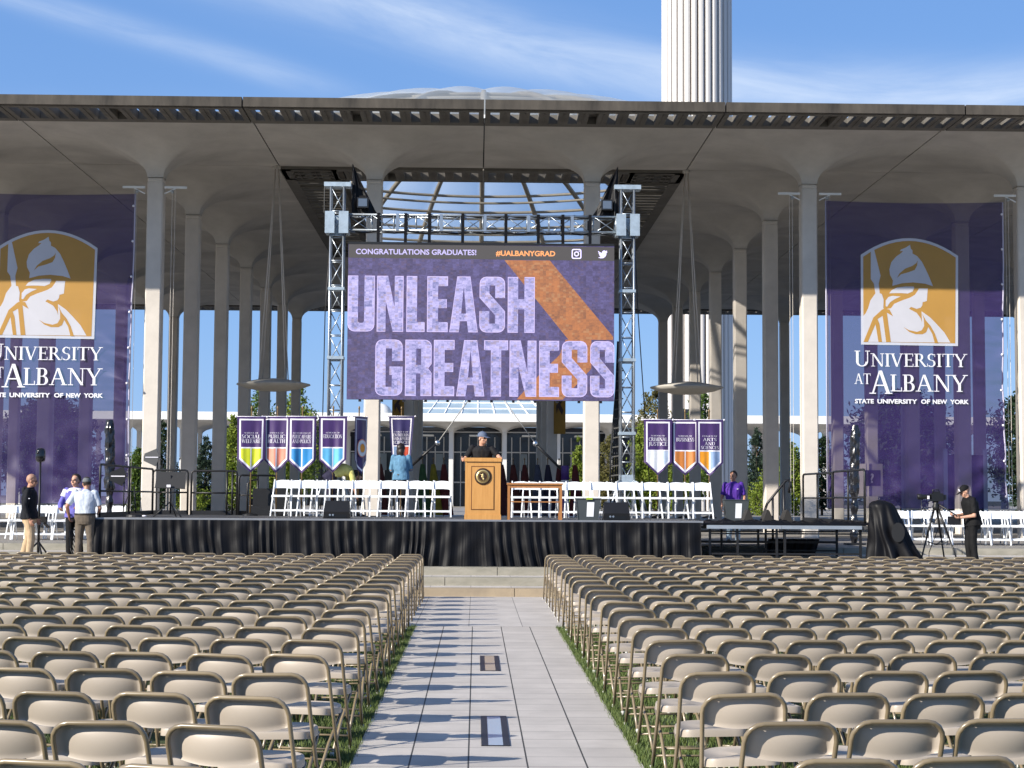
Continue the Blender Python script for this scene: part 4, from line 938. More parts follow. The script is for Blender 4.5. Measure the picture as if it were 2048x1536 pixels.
# ================================================================ small stage things
# covered column loudspeakers
for x, lb, sx in ((-8.65, 'tall column loudspeaker under crumpled black plastic at the left behind the guard rail', 1), (8.72, 'tall column loudspeaker under crumpled black plastic at the right behind the guard rail', -1)):
    t = thing('covered_loudspeaker', lb, 'loudspeaker', (x, 39.0, .75), 0, 'covered column loudspeakers')
    sd_ = 3 if sx > 0 else 8
    def f(u, v):
        a = u*2*math.pi; z = .04+2.76*v
        r = (.105 if v > .42 else .06+.03*math.sin(v*26)**2) * (1-.35*max(0, v-.93)/.07)
        r *= 1+.30*noise.noise((math.cos(a)*1.5, math.sin(a)*1.5+sd_, z*6.5))
        return (r*math.cos(a)*1.05-.05*(v-.3)*sx, r*math.sin(a), z)
    mb = MB(); mb.grid(f, 20, 90); mb.add([f(k/20, 1) for k in range(20)], [tuple(range(20))]); mb.build('cover', mat('plastic_wrap', (.012, .012, .015), .22, spec=.7) if sx > 0 else bpy.data.materials['plastic_wrap'], t)
    mb = MB(); mb.box((-.22, -.2, 0), (.22, .2, .04)); mb.build('base_plate', M['black'], t)
# LED floodlights on stands (wing shaped)
for x, y, z, lb, m_ in ((-7.74, 39.3, 2.72, 'grey wing shaped antenna panel on a thin stand in front of the left column', mat('antenna_grey', (.09, .09, .092), .5)), (-7.92, 36.5, 2.24, 'black wing shaped antenna panel on a thin stand behind the left guard rail', M['blackplastic'])):
    t = thing('antenna_paddle', lb, 'antenna', (x, y, z), 0, 'wing shaped antenna panels')
    mb = MB(); mb.poly([[(-.20, -.02), (-.20, -.11), (.08, -.24), (.14, -.10), (.16, .02), (.14, .06), (.10, .18), (-.18, .06)]], -.02, dep=.04); mb.build('panel', m_, t)
    mb = MB(); mb.box((-.16, -.03, -.035), (.14, -.022, -.015)); mb.build('slot', M['trim'], t)
    mb = MB(); mb.tube([(.12, .03, -.05), (.11, .05, -.3), (.10, .05, -(z-.80))], .014, 6); mb.tube([(.16, .0, -.02), (.24, 0, -.1), (.22, .02, -.4), (.12, .04, -.7)], .008, 5); mb.build('stand', M['black'], t, True)
    mb = MB(); mb.lathe([(.2, 0), (.19, .03), (.02, .04)], 14, (.10, .05, -(z-.78))); mb.build('foot', M['black'], t)
# music stand
t = thing('music_stand', 'black music stand with perforated desk on the left of the stage', 'music stand', (-6.34, 34.0, ZD))
mb = MB(); mb.add([(-.31, -.02, .60), (.31, -.06, .58), (.30, .08, .92), (-.29, .11, .93)], [(0, 1, 2, 3)])
mb.bar((-.31, -.05, .60), (.31, -.09, .58), .07, .012); mb.build('desk', M['blackplastic'], t)
mb = MB()
for i in range(5):
    for j in range(6):
        u, v = .72+.055*i, .12+.14*j; 
        if i < 5-1 and j < 4 and i < 2: continue
        mb.lathe([(.012, -.004), (.001, -.005)], 8, (-.31+.62*u, -.03+.14*v-.008, .60+.33*v), 'y')
mb.build('perforation', mat('hole_grey', (.30, .32, .34), .8), t)
mb = MB(); mb.box((-.06, -.09, .61), (.02, -.065, .66)); mb.build('clip', M['trim'], t)
mb = MB(); mb.tube([(0, .06, .08), (0, .05, .85)], .016); mb.build('post', M['black'], t, True)
for a in (200, 320, 80):
    mb = MB(); mb.tube([(0, .05, .32), (.34*math.cos(R(a)), .05+.34*math.sin(R(a)), .01)], .012); mb.build('leg', M['black'], t, True)
t = thing('mic_base', 'black round-based microphone stand lying low on the left of the stage', 'microphone stand', (-7.15, 34.6, ZD))
mb = MB(); mb.lathe([(.22, 0), (.2, .04), (.06, .08)], 18); mb.build('base', M['black'], t); mb = MB(); mb.tube([(0, 0, .05), (-.06, .1, .62)], .013); mb.build('tube', M['black'], t, True); mb = MB(); mb.ball((.2, -.12, .02), (.05, .03, .02), 5); mb.build('plug', M['trim'], t)
# tripod loudspeaker / 360 camera pole at the far left
t = thing('camera_pole', 'black pole on a tripod with a round black camera head beside the man in khaki', 'camera pole', (-8.84, 33.5, .45))
mb = MB(); mb.tube([(0, 0, .2), (0, 0, 2.05)], [.028, .020]); mb.build('pole', M['black'], t, True)
mb = MB(); mb.lathe([(.05, 2.0), (.085, 2.03), (.095, 2.08), (.095, 2.22), (.07, 2.27), (.02, 2.285)], 18); mb.ball((-.03, -.06, 2.19), .045, 6); mb.build('camera_head', mat('camera_black', (.008, .008, .009), .15, spec=.7), t, True)
mb = MB(); mb.box((.02, -.05, .80), (.16, .04, .92)); mb.bar((.1, 0, .8), (.2, 0, .70), .05); mb.build('clamp', M['blackplastic'], t)
for a in (-60, 60, 180):
    mb = MB(); mb.tube([(0, 0, .42), (.42*math.cos(R(a)), .42*math.sin(R(a)), 0)], .018); mb.build('leg', M['black'], t, True)
# draped loudspeaker at the right corner
t = thing('draped_loudspeaker', 'bulky thing wrapped in draped black cloth at the right front corner of the platform', 'covered speaker', (8.05, 32.95, .45))
def f(u, v):
    a = u*2*math.pi; z = .01+1.34*v
    k = 1-v; rx = .24+.30*k**1.2; ry = .24+.2*k
    fo = 1+.20*k*math.sin(a*9+3*noise.noise((z*1.5, a, 2)))+.10*noise.noise((math.cos(a)*2, math.sin(a)*2, z*3))
    if v > .90: rx *= math.sqrt(max(1-((v-.90)/.101)**2, 0.001)); ry *= math.sqrt(max(1-((v-.90)/.101)**2, .001))
    return (rx*fo*math.cos(a)-.26*v+.06+.10*k, ry*fo*math.sin(a), z)
mb = MB(); mb.grid(f, 110, 40); mb.build('drape', M['blackcloth'], t, True)
mb = MB(); mb.poly([circ(.06, .72, .13, .19, 0, 350, 24)], lambda x, z: -.40); mb.build('patch', mat('patch_black', (.011, .012, .014), .8), t)
# video camera on tripod
t = thing('video_camera', 'black broadcast video camera on a tall tripod in front of the cameraman', 'video camera', (9.12, 33.5, .45))
mb = MB(); mb.box((-.10, -.07, 1.33), (.14, .07, 1.49)); mb.box((-.05, -.05, 1.49), (.08, .05, 1.53)); mb.box((.14, -.05, 1.36), (.2, .05, 1.46)); mb.build('body', M['blackplastic'], t)
mb = MB(); mb.lathe([(.04, -.10), (.045, -.2), (.04, -.22), (.055, -.28), (.06, -.36), (.05, -.37)], 18, (0, 0, 1.42), 'x'); mb.build('lens', M['blackplastic'], t, True)
mb = MB(); mb.box((-.18, -.085, 1.375), (-.15, .0, 1.44)); mb.build('lens_label', M['trim'], t)
mb = MB(); mb.tube([(-.05, 0, 1.49), (-.06, 0, 1.56), (.06, 0, 1.56), (.08, 0, 1.5)], .014); mb.build('handle', M['black'], t, True)
mb = MB(); mb.lathe([(.06, 1.15), (.07, 1.22), (.05, 1.28), (.055, 1.33)], 14); mb.build('head', M['black'], t, True)
mb = MB(); mb.tube([(.05, 0, 1.27), (.42, -.05, 1.04), (.50, -.06, 1.0)], .015); mb.build('pan_bar', M['black'], t, True)
mb = MB(); mb.box((.20, -.16, .86), (.46, -.12, 1.03)); mb.build('monitor', M['blackplastic'], t)
for dx, dy in ((-.42, -.25), (.42, -.2), (.30, .42)):
    mb = MB(); mb.tube([(dx*.1, dy*.1, 1.18), (dx*.55, dy*.55, .6)], .024); mb.tube([(dx*.55, dy*.55, .6), (dx, dy, 0)], .017); mb.build('leg', M['black'], t, True)
    mb = MB(); mb.bar((dx*.5, dy*.5, .52), (0, 0, .46), .02); mb.build('spreader', M['black'], t)
mb = MB(); mb.tube([(-.3, -.02, 1.37), (-.28, 0, 1.0), (-.2, .03, .85), (.0, .02, .95), (.1, 0, 1.2)], .008, 5); mb.tube([(.05, 0, .8), (-.12, .1, .3), (-.1, .2, .0)], .008, 5); mb.build('cable', M['black'], t, True)
t = thing('coiled_cable', 'tangle of coiled black cable held low between the two men at the left', 'cable', (-8.05, 33.3, .45))
mb = MB()
for k in range(5): mb.tube([(.10*math.cos(a*.5+k)*(1+.1*k), .06*math.sin(a*.9+k), .42+.28*math.sin(a*.5+.4*k)-.03*k) for a in range(14)], .010, 5)
mb.build('coil', M['black'], t, True)

# flags on stands in the shade behind the stage
FL = [(-1.5, 'green and yellow', (.05, .16, .05)), (-1.22, 'yellow', (.45, .38, .02)), (-.95, 'dark red', (.20, .015, .015)), (.55, 'dark maroon', (.11, .010, .016)), (.85, 'maroon and brown', (.15, .02, .018)), (1.15, 'red', (.17, .014, .016)), (1.48, 'blue grey', (.10, .12, .20)), (1.75, 'navy', (.03, .025, .08)), (2.05, 'dark crimson', (.16, .010, .02)), (2.45, 'deep red', (.20, .012, .02)), (-2.6, 'faded red', (.16, .02, .02))]
for k, (x, cn, c) in enumerate(FL):
    t = thing('furled_flag', f'furled {cn} flag on a pole in the shade behind the stage', 'flag', (x*1.40, 60.5+.15*(k % 3), .75), 0, 'furled flags behind the stage')
    mb = MB(); mb.tube([(0, 0, 0), (0, 0, 2.4)], .016, 6); mb.ball((0, 0, 2.45), (.03, .03, .05), 6); mb.build('pole', M['pole'], t, True)
    mb = MB(); mb.grid(lambda u, v: ((.05+.24*(1-v)**.8+.02*math.sin(u*25))*math.cos(u*2*math.pi)+.08*(1-v), (.05+.12*(1-v))*math.sin(u*2*math.pi), .40+1.85*v), 24, 10); mb.build('cloth', mat('flag_cloth', tuple(q*.45 for q in c), .8, var=.3, vscale=6), t, True)  # colours scaled down so the cloth itself carries the deep shade
    mb = MB(); mb.lathe([(.16, 0), (.15, .04), (.03, .08)], 14); mb.build('stand', M['black'], t)
t = thing('purple_post', 'purple round post wrap with pale band standing in the shade behind the table', 'post', (3.08, 60.6, .75))
mb = MB(); mb.lathe([(.15, 0), (.15, 1.15)], 18); mb.lathe([(.15, 1.7), (.15, 2.2), (.13, 2.22)], 18); mb.build('body', mat('purple_plastic', (.09, .04, .24), .5), t, True)
mb = MB(); mb.lathe([(.152, 1.15), (.152, 1.70)], 18); mb.build('band', M['trim'], t, True)
# information kiosk seen through the right banner
t = thing('info_kiosk', 'dark information panel in a pale metal frame behind the right banner', 'sign', (16.5, 56.5, .75))
mb = MB(); mb.box((-.61, 0, .1), (.61, .08, 2.6)); mb.build('panel', mat('kiosk_panel', (.018, .018, .024), .6), t)
for x in (-.68, .68): mb = MB(); mb.box((x-.07, -.03, 0), (x+.07, .1, 2.8)); mb.build('post', M['alu'], t)
t = thing('help_sign', 'square dark sign with a white question mark fixed on a column behind the right banner', 'sign', (11.05, 47.0, 2.2))
mb = MB(); mb.box((-.42, 0, -.3), (.30, .05, .62)); mb.build('backing', M['concrete'], t)
mb = MB(); mb.box((-.19, -.012, 0), (.23, -.002, .44)); mb.build('plate', mat('sign_dark', (.02, .02, .03), .5), t)
text_mesh('question_mark', '?', .36, M['trim'], t, (-.07, -.018, .09), bold=.01)
# ================================================================ tan folding chairs
M['tan'] = mat('tan_enamel', (.41, .355, .295), .40, var=.04, vscale=3, spec=.5)
M['tanframe'] = mat('tan_frame', (.235, .185, .115), .28, var=.08, vscale=6, spec=.6, coat=.3)  # same beige paint as the seats, darkened to stand for shaded tubing
M['foot'] = mat('foot_cap', (.55, .55, .52), .6)
def per_object_tone(m, amt):
    t = m.node_tree; b = t.nodes['Principled BSDF']; oi = t.nodes.new('ShaderNodeObjectInfo'); h = t.nodes.new('ShaderNodeHueSaturation')
    mr = t.nodes.new('ShaderNodeMapRange'); mr.inputs[3].default_value = 1-amt; mr.inputs[4].default_value = 1+amt*.6; t.links.new(oi.outputs['Random'], mr.inputs[0]); t.links.new(mr.outputs[0], h.inputs['Value'])
    t.links.new(b.inputs['Base Color'].links[0].from_socket, h.inputs['Color']); t.links.new(h.outputs[0], b.inputs['Base Color'])
per_object_tone(M['tan'], .10); per_object_tone(M['tanframe'], .2)
def tan_parts():
    out = []
    def part(n, f_, m, smooth=True, auto=None):
        mb = MB(); f_(mb); me = mb.mesh(n, m, smooth)
        if auto:
            try: me.set_sharp_from_angle(angle=R(auto))
            except Exception: pass
        out.append((n, me))
    ht, wt, rc = .79, .218, .085
    yb = lambda z: .205-.325*z/.79 if z < .44 else .205-.325*.44/.79-(z-.44)*.42
    pts = [(-wt-.008, yb(0), 0), (-wt, yb(.44), .44)]+[(-wt+rc-rc*math.cos(R(a)), 0, ht-rc+rc*math.sin(R(a))) for a in (0, 22, 45, 67, 90)]
    pts += [(-p[0], p[1], p[2]) for p in reversed(pts[2:])]+[(wt, yb(.44), .44), (wt+.008, yb(0), 0)]
    pts = [(x, yb(z), z) for x, y, z in pts]
    def fr_(mb):
        mb.tube(pts, .0125, 8); mb.cur = 1
        for x in (-.226, .226): mb.lathe([(.0165, -.001), (.0165, .028), (.013, .03)], 10, (x, yb(0), 0))
    part('frame', fr_, [M['tanframe'], M['foot']])
    def back(mb):
        nx, nz = 24, 12; zt = .778
        def P(u, v, off):
            a = -1+2*u; drop = .030*(1-a*a)**1.0
            z0_ = .640-drop; z = z0_+(zt-z0_)*v
            zc = ht-rc; x = a*((wt-rc+math.sqrt(max(rc*rc-(z-zc)**2, 0)) if z > zc else wt)-.004)
            rec = .050-.062*(1-a*a)*(1-v**3)
            lip = -.010*math.exp(-(v/.06)**2)
            # side and top flanges wrap the tube
            if abs(a) > .90: rec -= .047*(abs(a)-.90)/.10
            if v > .93 and abs(a) <= .90: rec -= .044*(v-.93)/.07
            rec = max(rec, .002) if abs(a) > .9 or v > .93 else rec
            return (x, yb(z)+rec+lip+off, z)
        mb.grid(lambda u, v: P(u, v, 0), nx, nz); mb.grid(lambda u, v: P(1-u, v, .006), nx, nz)
    part('backrest', back, M['tan'])
    def seat(mb):
        n = 40; ol = []
        for k in range(n):
            a = 2*math.pi*k/n; c, s = math.cos(a), math.sin(a)
            e = .55 if s > 0 else .32
            x = .205*math.copysign(abs(c)**e, c)*(1.0 if s < 0 else 1.0); y = .185+.205*math.copysign(abs(s)**(.75 if s > 0 else .4), s)
            ol.append((x, y))
        rings = [(1, .395), (1.0, .425), (.985, .437), (.93, .441), (.90, .437), (.5, .432), (.02, .430)]
        vs = [((x*s), .185+(y-.185)*s, z+(.012*((y-.185)/.2)**2 if s < .95 else .012*((y-.185)/.2)**2)) for s, z in rings for x, y in ol]
        mb.add(vs, [(i*n+k, i*n+(k+1) % n, (i+1)*n+(k+1) % n, (i+1)*n+k) for i in range(len(rings)-1) for k in range(n)])
    part('seat', seat, M['tan'], True, 50)
    def cap_(mb, x, y): mb.cur = 1; mb.lathe([(.016, -.001), (.016, .028), (.0125, .03)], 10, (x, y, 0)); mb.cur = 0
    for sx in (-1, 1): part('rear_leg', lambda mb: (mb.tube([(sx*.185, .33, .40), (sx*.19, .05, .22), (sx*.195, -.20, 0)], .0115, 7), cap_(mb, sx*.195, -.20)), [M['tanframe'], M['foot']])
    part('crossbar', lambda mb: (mb.tube([(-.192, -.155, .045), (.192, -.155, .045)], .008, 6), mb.tube([(-.19, .01, .17), (.19, .01, .17)], .008, 6)), M['tanframe'])
    part('crossbar', lambda mb: mb.tube([(-.222, yb(.10), .10), (.222, yb(.10), .10)], .008, 6), M['tanframe'])
    return out
TP = tan_parts()
seats = []; rnd = random.Random(21)
for k in range(22):
    Y = 6.72+1.082*k; fade = max(0, 1-k/15)
    for side in (-1, 1):
        xa = -1.28 if side < 0 else 1.30
        n = int(((.312*Y if side < 0 else .345*Y)-1.1)/.515)+2
        for i in range(n):
            sl = (.30 if side < 0 else .12)*fade
            ii = min(i, 4); dy = -sl*.515*(4*1.0-ii*(1.0)+0)*.55*(1-ii/8.0) if ii < 4 else 0
            yaw = side*R((13 if side < 0 else 5.5)*fade*max(0, 1-i/5.0))
            seats.append((Y+dy+rnd.uniform(-.02, .02), xa+side*.515*i+rnd.uniform(-.012, .012), yaw+R(rnd.gauss(0, 2.0)), k, side, i))
def vis(s):
    y, x = s[0], s[1]; u = 952.5+3335*(x+.14)/y
    return -120 < u < 2170 and 995+3335*1.0/y < 1640
def ordinal(n):
    return ['first', 'second', 'third', 'fourth', 'fifth', 'sixth', 'seventh', 'eighth', 'ninth', 'tenth', 'eleventh', 'twelfth', 'thirteenth', 'fourteenth', 'fifteenth', 'sixteenth', 'seventeenth', 'eighteenth', 'nineteenth', 'twentieth', 'twenty-first', 'twenty-second'][n]
seats = sorted([s for s in seats if vis(s)])
for y, x, yaw, k, side, i in seats[:300]:
    z = 0 if y > 23.3 else -.012
    rowt = 'nearest' if k == 0 else f'{ordinal(k)} nearest'
    t = thing('folding_chair', f'tan metal folding chair, {ordinal(i)} seat {"left" if side < 0 else "right"} of the aisle in the {rowt} row', 'folding chair', (x, y+.13, z), yaw, 'tan folding chairs in rows'); t.rotation_euler = (R(rnd.gauss(0, .8)), R(rnd.gauss(0, .7)), yaw)
    for n_, me in TP: obj(n_, me, None, t)
# the smallest, farthest rows as one mass
V = []; Fc = []; MI = []; mats = [M['tan'], M['tanframe'], M['foot']]; off = 0
tpl = []
for n_, me in TP:
    tpl.append((np.array([v.co for v in me.vertices]), [tuple(p.vertices) for p in me.polygons], [mats.index(me.materials[p.material_index]) for p in me.polygons]))
for y, x, yaw, k, side, i in seats[300:]:
    c, s = math.cos(yaw), math.sin(yaw)
    for vv, ff, mi in tpl:
        V.append(np.stack([vv[:, 0]*c-vv[:, 1]*s+x, vv[:, 0]*s+vv[:, 1]*c+y+.13, vv[:, 2]+.002], 1)); Fc += [tuple(a+off for a in f) for f in ff]; MI += mi; off += len(vv)
if V:
    me = bpy.data.meshes.new('far_chair_rows'); me.from_pydata(np.concatenate(V).tolist(), [], Fc)
    for m_ in mats: me.materials.append(m_)
    me.polygons.foreach_set('material_index', MI); me.polygons.foreach_set('use_smooth', [True]*len(Fc)); me.update()
    tag(obj('far_chair_rows', me), 'farthest rows of tan folding chairs massed in front of the stage', 'folding chairs', 'tan folding chairs in rows', 'stuff')
# ================================================================ people
def fuse(mb, voxel, name, m, parent, wob=0, seed=0, smooth=2):
    me = mb.mesh(name+'_src'); o = bpy.data.objects.new('tmp', me); COL.objects.link(o)
    md = o.modifiers.new('r', 'REMESH'); md.mode = 'VOXEL'; md.voxel_size = voxel; md.use_smooth_shade = True
    if smooth:
        sm = o.modifiers.new('s', 'SMOOTH'); sm.iterations = smooth; sm.factor = .5
    dg = bpy.context.evaluated_depsgraph_get(); dg.update()
    out = bpy.data.meshes.new_from_object(o.evaluated_get(dg)); bpy.data.objects.remove(o); bpy.data.meshes.remove(me)
    if wob:
        ns = [v.normal.copy() for v in out.vertices]
        for v, n in zip(out.vertices, ns):
            c = v.co; v.co = c + n*wob*(noise.noise((c.x*9, c.y*9, c.z*5+seed))+.7*noise.noise((c.x*22, c.y*22, c.z*11+seed)))
    out.name = name; out.materials.clear(); out.materials.append(m)
    for p in out.polygons: p.use_smooth = True
    return obj(name, out, None, parent)
def cap(mb, p, q, r0, r1, n=12, flat=False):
    p, q = Vector(p), Vector(q); d = q-p; L = max(d.length, 1e-5); d /= L
    if flat: return mb.tube([p, q], [r0, r1], n)
    pts, rr = [], []
    for a in (0.08, .4, .8): pts.append(p-d*r0*math.cos(a*math.pi/2)); rr.append(r0*math.sin(a*math.pi/2))
    pts += [p, q]; rr += [r0, r1]
    for a in (.8, .4, .08): pts.append(q+d*r1*math.cos(a*math.pi/2)); rr.append(r1*math.sin(a*math.pi/2))
    return mb.tube(pts, rr, n)
def loft(mb, secs, lat, n=20, e=2.4):
    """secs: (centre, lateral radius, depth radius)"""
    lat = Vector(lat).normalized(); vs = []; m = len(secs); cs = [Vector(s[0]) for s in secs]
    for i, (c, rx, ry) in enumerate(secs):
        t = (cs[min(i+1, m-1)]-cs[max(i-1, 0)]).normalized(); l = (lat-t*lat.dot(t)).normalized(); f = t.cross(l)
        for k in range(n):
            a = 2*math.pi*k/n; ca, sa = math.cos(a), math.sin(a)
            vs.append(cs[i]+l*rx*math.copysign(abs(ca)**(2/e), ca)+f*ry*math.copysign(abs(sa)**(2/e), sa))
    fs = [(i*n+k, i*n+(k+1) % n, (i+1)*n+(k+1) % n, (i+1)*n+k) for i in range(m-1) for k in range(n)]
    fs += [tuple(range(n-1, -1, -1)), tuple((m-1)*n+k for k in range(n))]
    return mb.add(vs, fs)
def fab(name, c, rough=.8, var=.12): return mat(name, c, rough, var=var, vscale=14, bump=.15, bscale=90, spec=.25)
SKIN = mat('skin', (.52, .29, .20), .5, var=.10, vscale=18, spec=.35); SKIN2 = mat('skin_tan', (.45, .23, .15), .5, var=.1, vscale=18, spec=.35)
HAIRD = mat('hair_dark', (.022, .014, .010), .55, var=.4, vscale=30); HAIRB = mat('hair_brown', (.018, .010, .007), .5, var=.4, vscale=30); STUB = mat('stubble', (.36, .205, .14), .6)
DARK = mat('lens_black', (.006, .006, .007), .12, spec=.7); EYE = mat('eye', (.05, .035, .03), .3)
SHOE = mat('shoe_leather', (.03, .025, .022), .45)
def person(label, loc, rotz, H=1.75, pose=None, skin=SKIN, shirt=None, sleeve='short', trousers=None, hair=None, hairm=None, capm=None, capback=False, head=(0, 0, 0), girth=1.0, extra=None, glasses=False, curl=.5, group=None, tuck=True):
    t = thing('person', label, 'person', loc, rotz, group)
    J = dict(pel=(0, 0, .93), waist=(0, -.005, 1.07), chest=(0, .0, 1.30), nb=(0, -.015, 1.465), head=(0, .015, 1.615),
             rs=(.185, -.01, 1.415), ls=(-.185, -.01, 1.415), re=(.245, -.03, 1.125), le=(-.245, -.03, 1.125), rw=(.26, .07, .88), lw=(-.26, .07, .88),
             rh=(.09, 0, .90), lh=(-.09, 0, .90), rk=(.10, .02, .49), lk=(-.10, .02, .49), ra=(.11, -.03, .09), la=(-.11, -.03, .09))
    J.update(pose or {}); s = H/1.75
    J = {k: Vector(v)*s for k, v in J.items()}; g = girth
    lat = J['rs']-J['ls']
    b = MB()
    def torso(mb, o, cut=0):
        tor = [(J['pel']-(J['waist']-J['pel']).normalized()*.08, .11*g+o, .085*g+o), (J['pel'], (.165)*g+o, .115*g+o), (J['waist'], .148*g+o, .108*g**1.5+o), ((J['waist']+J['chest'])/2, .155*g+o, .115*g**1.4+o), (J['chest'], .172*g+o, .120*g+o),
               (J['chest'].lerp(J['nb'], .55), .170*g+o, .105*g+o), (J['chest'].lerp(J['nb'], .85), .12*g+o, .080*g+o), (J['nb'], .062+o, .06+o)]
        tt = list(tor)
        if cut == 1: tt = [(J['pel'].lerp(J['waist'], .50), .160*g+o, .116*g**1.4+o)]+tt[2:]
        if cut == 2: tt = [(tor[0][0].lerp(tor[1][0], .35), .182*g+o, .135*g+o), (tor[1][0], .178*g+o, .130*g+o), (J['pel'].lerp(J['waist'], .6), .168*g+o, .120*g**1.4+o)]+tt[2:]
        loft(mb, [(c, rx*s, ry*s) for c, rx, ry in tt], lat)
    torso(b, 0)
    hd = J['head']; hy, hp, hr = (R(a) for a in head)
    HM = Matrix.Translation(hd) @ Matrix.Rotation(hy, 4, 'Z') @ Matrix.Rotation(hp, 4, 'X') @ Matrix.Rotation(hr, 4, 'Y')
    def hp_(p): return HM @ (Vector(p)*s)
    def hball(mb, c, r, n=10):
        k = MB(); k.ball(c, r, n); mb.add([hp_(v) for v in k.v], k.f)
    cap(b, J['nb']-Vector((0, 0, .03)), hp_((0, -.015, -.07)), .060*s, .052*s)
    hball(b, (0, -.012, .028), (.076, .096, .100)); hball(b, (0, .022, -.045), (.060, .070, .075)); hball(b, (0, .052, -.088), (.032, .028, .024)); hball(b, (0, .070, .018), (.052, .020, .022))
    hball(b, (0, .098, -.018), (.011, .014, .028), 8); hball(b, (0, .106, -.036), (.017, .014, .011), 8); hball(b, (0, .083, -.068), (.024, .012, .006), 8); hball(b, (0, .081, -.080), (.021, .012, .007), 8)
    for sx in (-1, 1): hball(b, (sx*.077, -.01, -.012), (.010, .020, .032), 8); hball(b, (sx*.045, .055, -.035), (.022, .022, .022), 8)
    for p in 'rl':
        cap(b, J[p+'s'], J[p+'e'], .050*s*g**.5, .040*s); cap(b, J[p+'e'], J[p+'w'], .040*s, .027*s)
        fd = (J[p+'w']-J[p+'e']).normalized(); sx = 1 if p == 'r' else -1
        side = Vector((sx*.25, 1, .1)); side = (side-fd*side.dot(fd)).normalized(); nrm = fd.cross(side)*sx   # thumb side, palm normal
        nrm = nrm if nrm.dot(Vector((-sx, 0, 0))) > 0 else -nrm
        W0 = J[p+'w']; pc = W0+fd*.05*s
        k = MB(); k.ball((0, 0, 0), (.038*s, .048*s, .016*s), 8)
        b.add([pc+side*v[0]+fd*v[1]+nrm*v[2] for v in k.v], k.f)
        for fi, (off, ln) in enumerate(((.030, .072), (.011, .080), (-.009, .075), (-.028, .060))):
            q0 = W0+fd*.088*s+side*off*s; d1 = (fd*math.cos(curl)+nrm*math.sin(curl)).normalized(); d2 = (fd*math.cos(curl*2.1)+nrm*math.sin(curl*2.1)).normalized()
            q1 = q0+d1*ln*.52*s; q2 = q1+d2*ln*.48*s
            cap(b, q0, q1, .0095*s, .0088*s, 8); cap(b, q1, q2, .0088*s, .0072*s, 8)
        q0 = W0+fd*.03*s+side*.030*s; q1 = q0+(fd*.6+side*.7+nrm*.3).normalized()*.038*s; q2 = q1+(fd*.85+side*.2+nrm*.5).normalized()*.030*s
        cap(b, q0, q1, .012*s, .010*s, 8); cap(b, q1, q2, .010*s, .008*s, 8)
        cap(b, J[p+'h'], J[p+'k'], .083*s*g**.5, .055*s); cap(b, J[p+'k'], J[p+'a'], .055*s, .036*s); cap(b, J[p+'a']+Vector((0, 0, -.03*s)), J[p+'a']+Vector((0, .13, -.055))*s, .036*s, .028*s)
    fuse(b, .0075, 'body', skin, t)
    # clothing
    sh = MB(); torso(sh, .018, 1 if tuck else 2)
    sh2 = {'short': .62, 'long': 1}[sleeve]
    for p in 'rl':
        cap(sh, J[p+'s']+Vector((0, 0, .005)), J[p+'s'].lerp(J[p+'e'], .3), .066*s*g**.4, .064*s*g**.4)
        sh.tube([J[p+'s'], J[p+'s'].lerp(J[p+'e'], .85 if sleeve == 'short' else 1)], [.067*s*g**.4, (.062 if sleeve == 'short' else .054)*s], 14)
        if sleeve == 'long':
            cap(sh, J[p+'e'], J[p+'e'], .054*s, .054*s); sh.tube([J[p+'e'], J[p+'w'].lerp(J[p+'e'], .04)], [.054*s, .040*s], 14)
    # collar and hem
    up = (J['nb']-J['chest']).normalized(); sh.tube([J['nb']-up*.02*s, J['nb']+up*.022*s+Vector((0, .004, 0))], [.085*s, .066*s], 16)
    fuse(sh, .011, 'shirt', shirt, t, .010, len(label)*3 % 50)
    tr = MB(); loft(tr, [(J['pel']-(J['waist']-J['pel']).normalized()*.135*s, .135*g*s, .110*g*s), (J['pel']-(J['waist']-J['pel']).normalized()*.07*s, .160*g*s, .126*g*s), (J['pel'], .178*g*s, .132*g*s), (J['pel'].lerp(J['waist'], .55), .170*g*s, .130*g**1.4*s)], lat)
    for p in 'rl':
        cap(tr, J[p+'h']+Vector((0, 0, -.02)), J[p+'k'], .100*s*g**.5, .076*s); cap(tr, J[p+'k'], J[p+'k'].lerp(J[p+'a'], .5), .076*s, .068*s)
        tr.tube([J[p+'k'], J[p+'a']+Vector((0, -.005, -.035*s))], [.075*s, .066*s], 16)
    fuse(tr, .012, 'trousers', trousers, t, .007, len(label)*5 % 37)
    so_ = MB()
    for p in 'rl':
        a = J[p+'a']; k = MB(); k.ball((0, 0, 0), (.050, .140, .052), 10)
        so_.add([Vector((v[0]*s+a.x, v[1]*s+a.y+.055*s, max(v[2]*s, -.045*s)+a.z-.045*s)) for v in k.v], k.f)
    so_.build('shoes', SHOE, t, True)
    # belt
    bm_ = MB(); u_ = (J['waist']-J['pel']).normalized(); c = J['pel'].lerp(J['waist'], .52); loft(bm_, [(c-u_*.016, .174*g*s, .134*g**1.4*s), (c+u_*.016, .174*g*s, .134*g**1.4*s)], lat); bm_.build('belt', SHOE, t, True)
    # hair, cap, glasses, eyes
    if hair:
        h = MB()
        if hair in ('short', 'crop'):
            o = .010 if hair == 'short' else .004
            k = MB(); k.ball((0, -.018, .036), (.079+o, .096+o, .098+o), 14)
            h.add([hp_((v[0], v[1], max(v[2], .055-.9*(v[1]+.0)*(v[1] > 0)*-1 if v[1] > .0 else -.055-.0*v[1]))) for v in k.v], k.f)
        else:
            hball(h, (0, -.022, .035), (.100, .112, .108)); hball(h, (0, -.055, -.06), (.108, .070, .13)); hball(h, (.05, -.05, -.12), (.04, .05, .08)); hball(h, (-.05, -.05, -.12), (.042, .05, .085))
        fuse(h, .008, 'hair', hairm or HAIRD, t, .006, 4, 1)
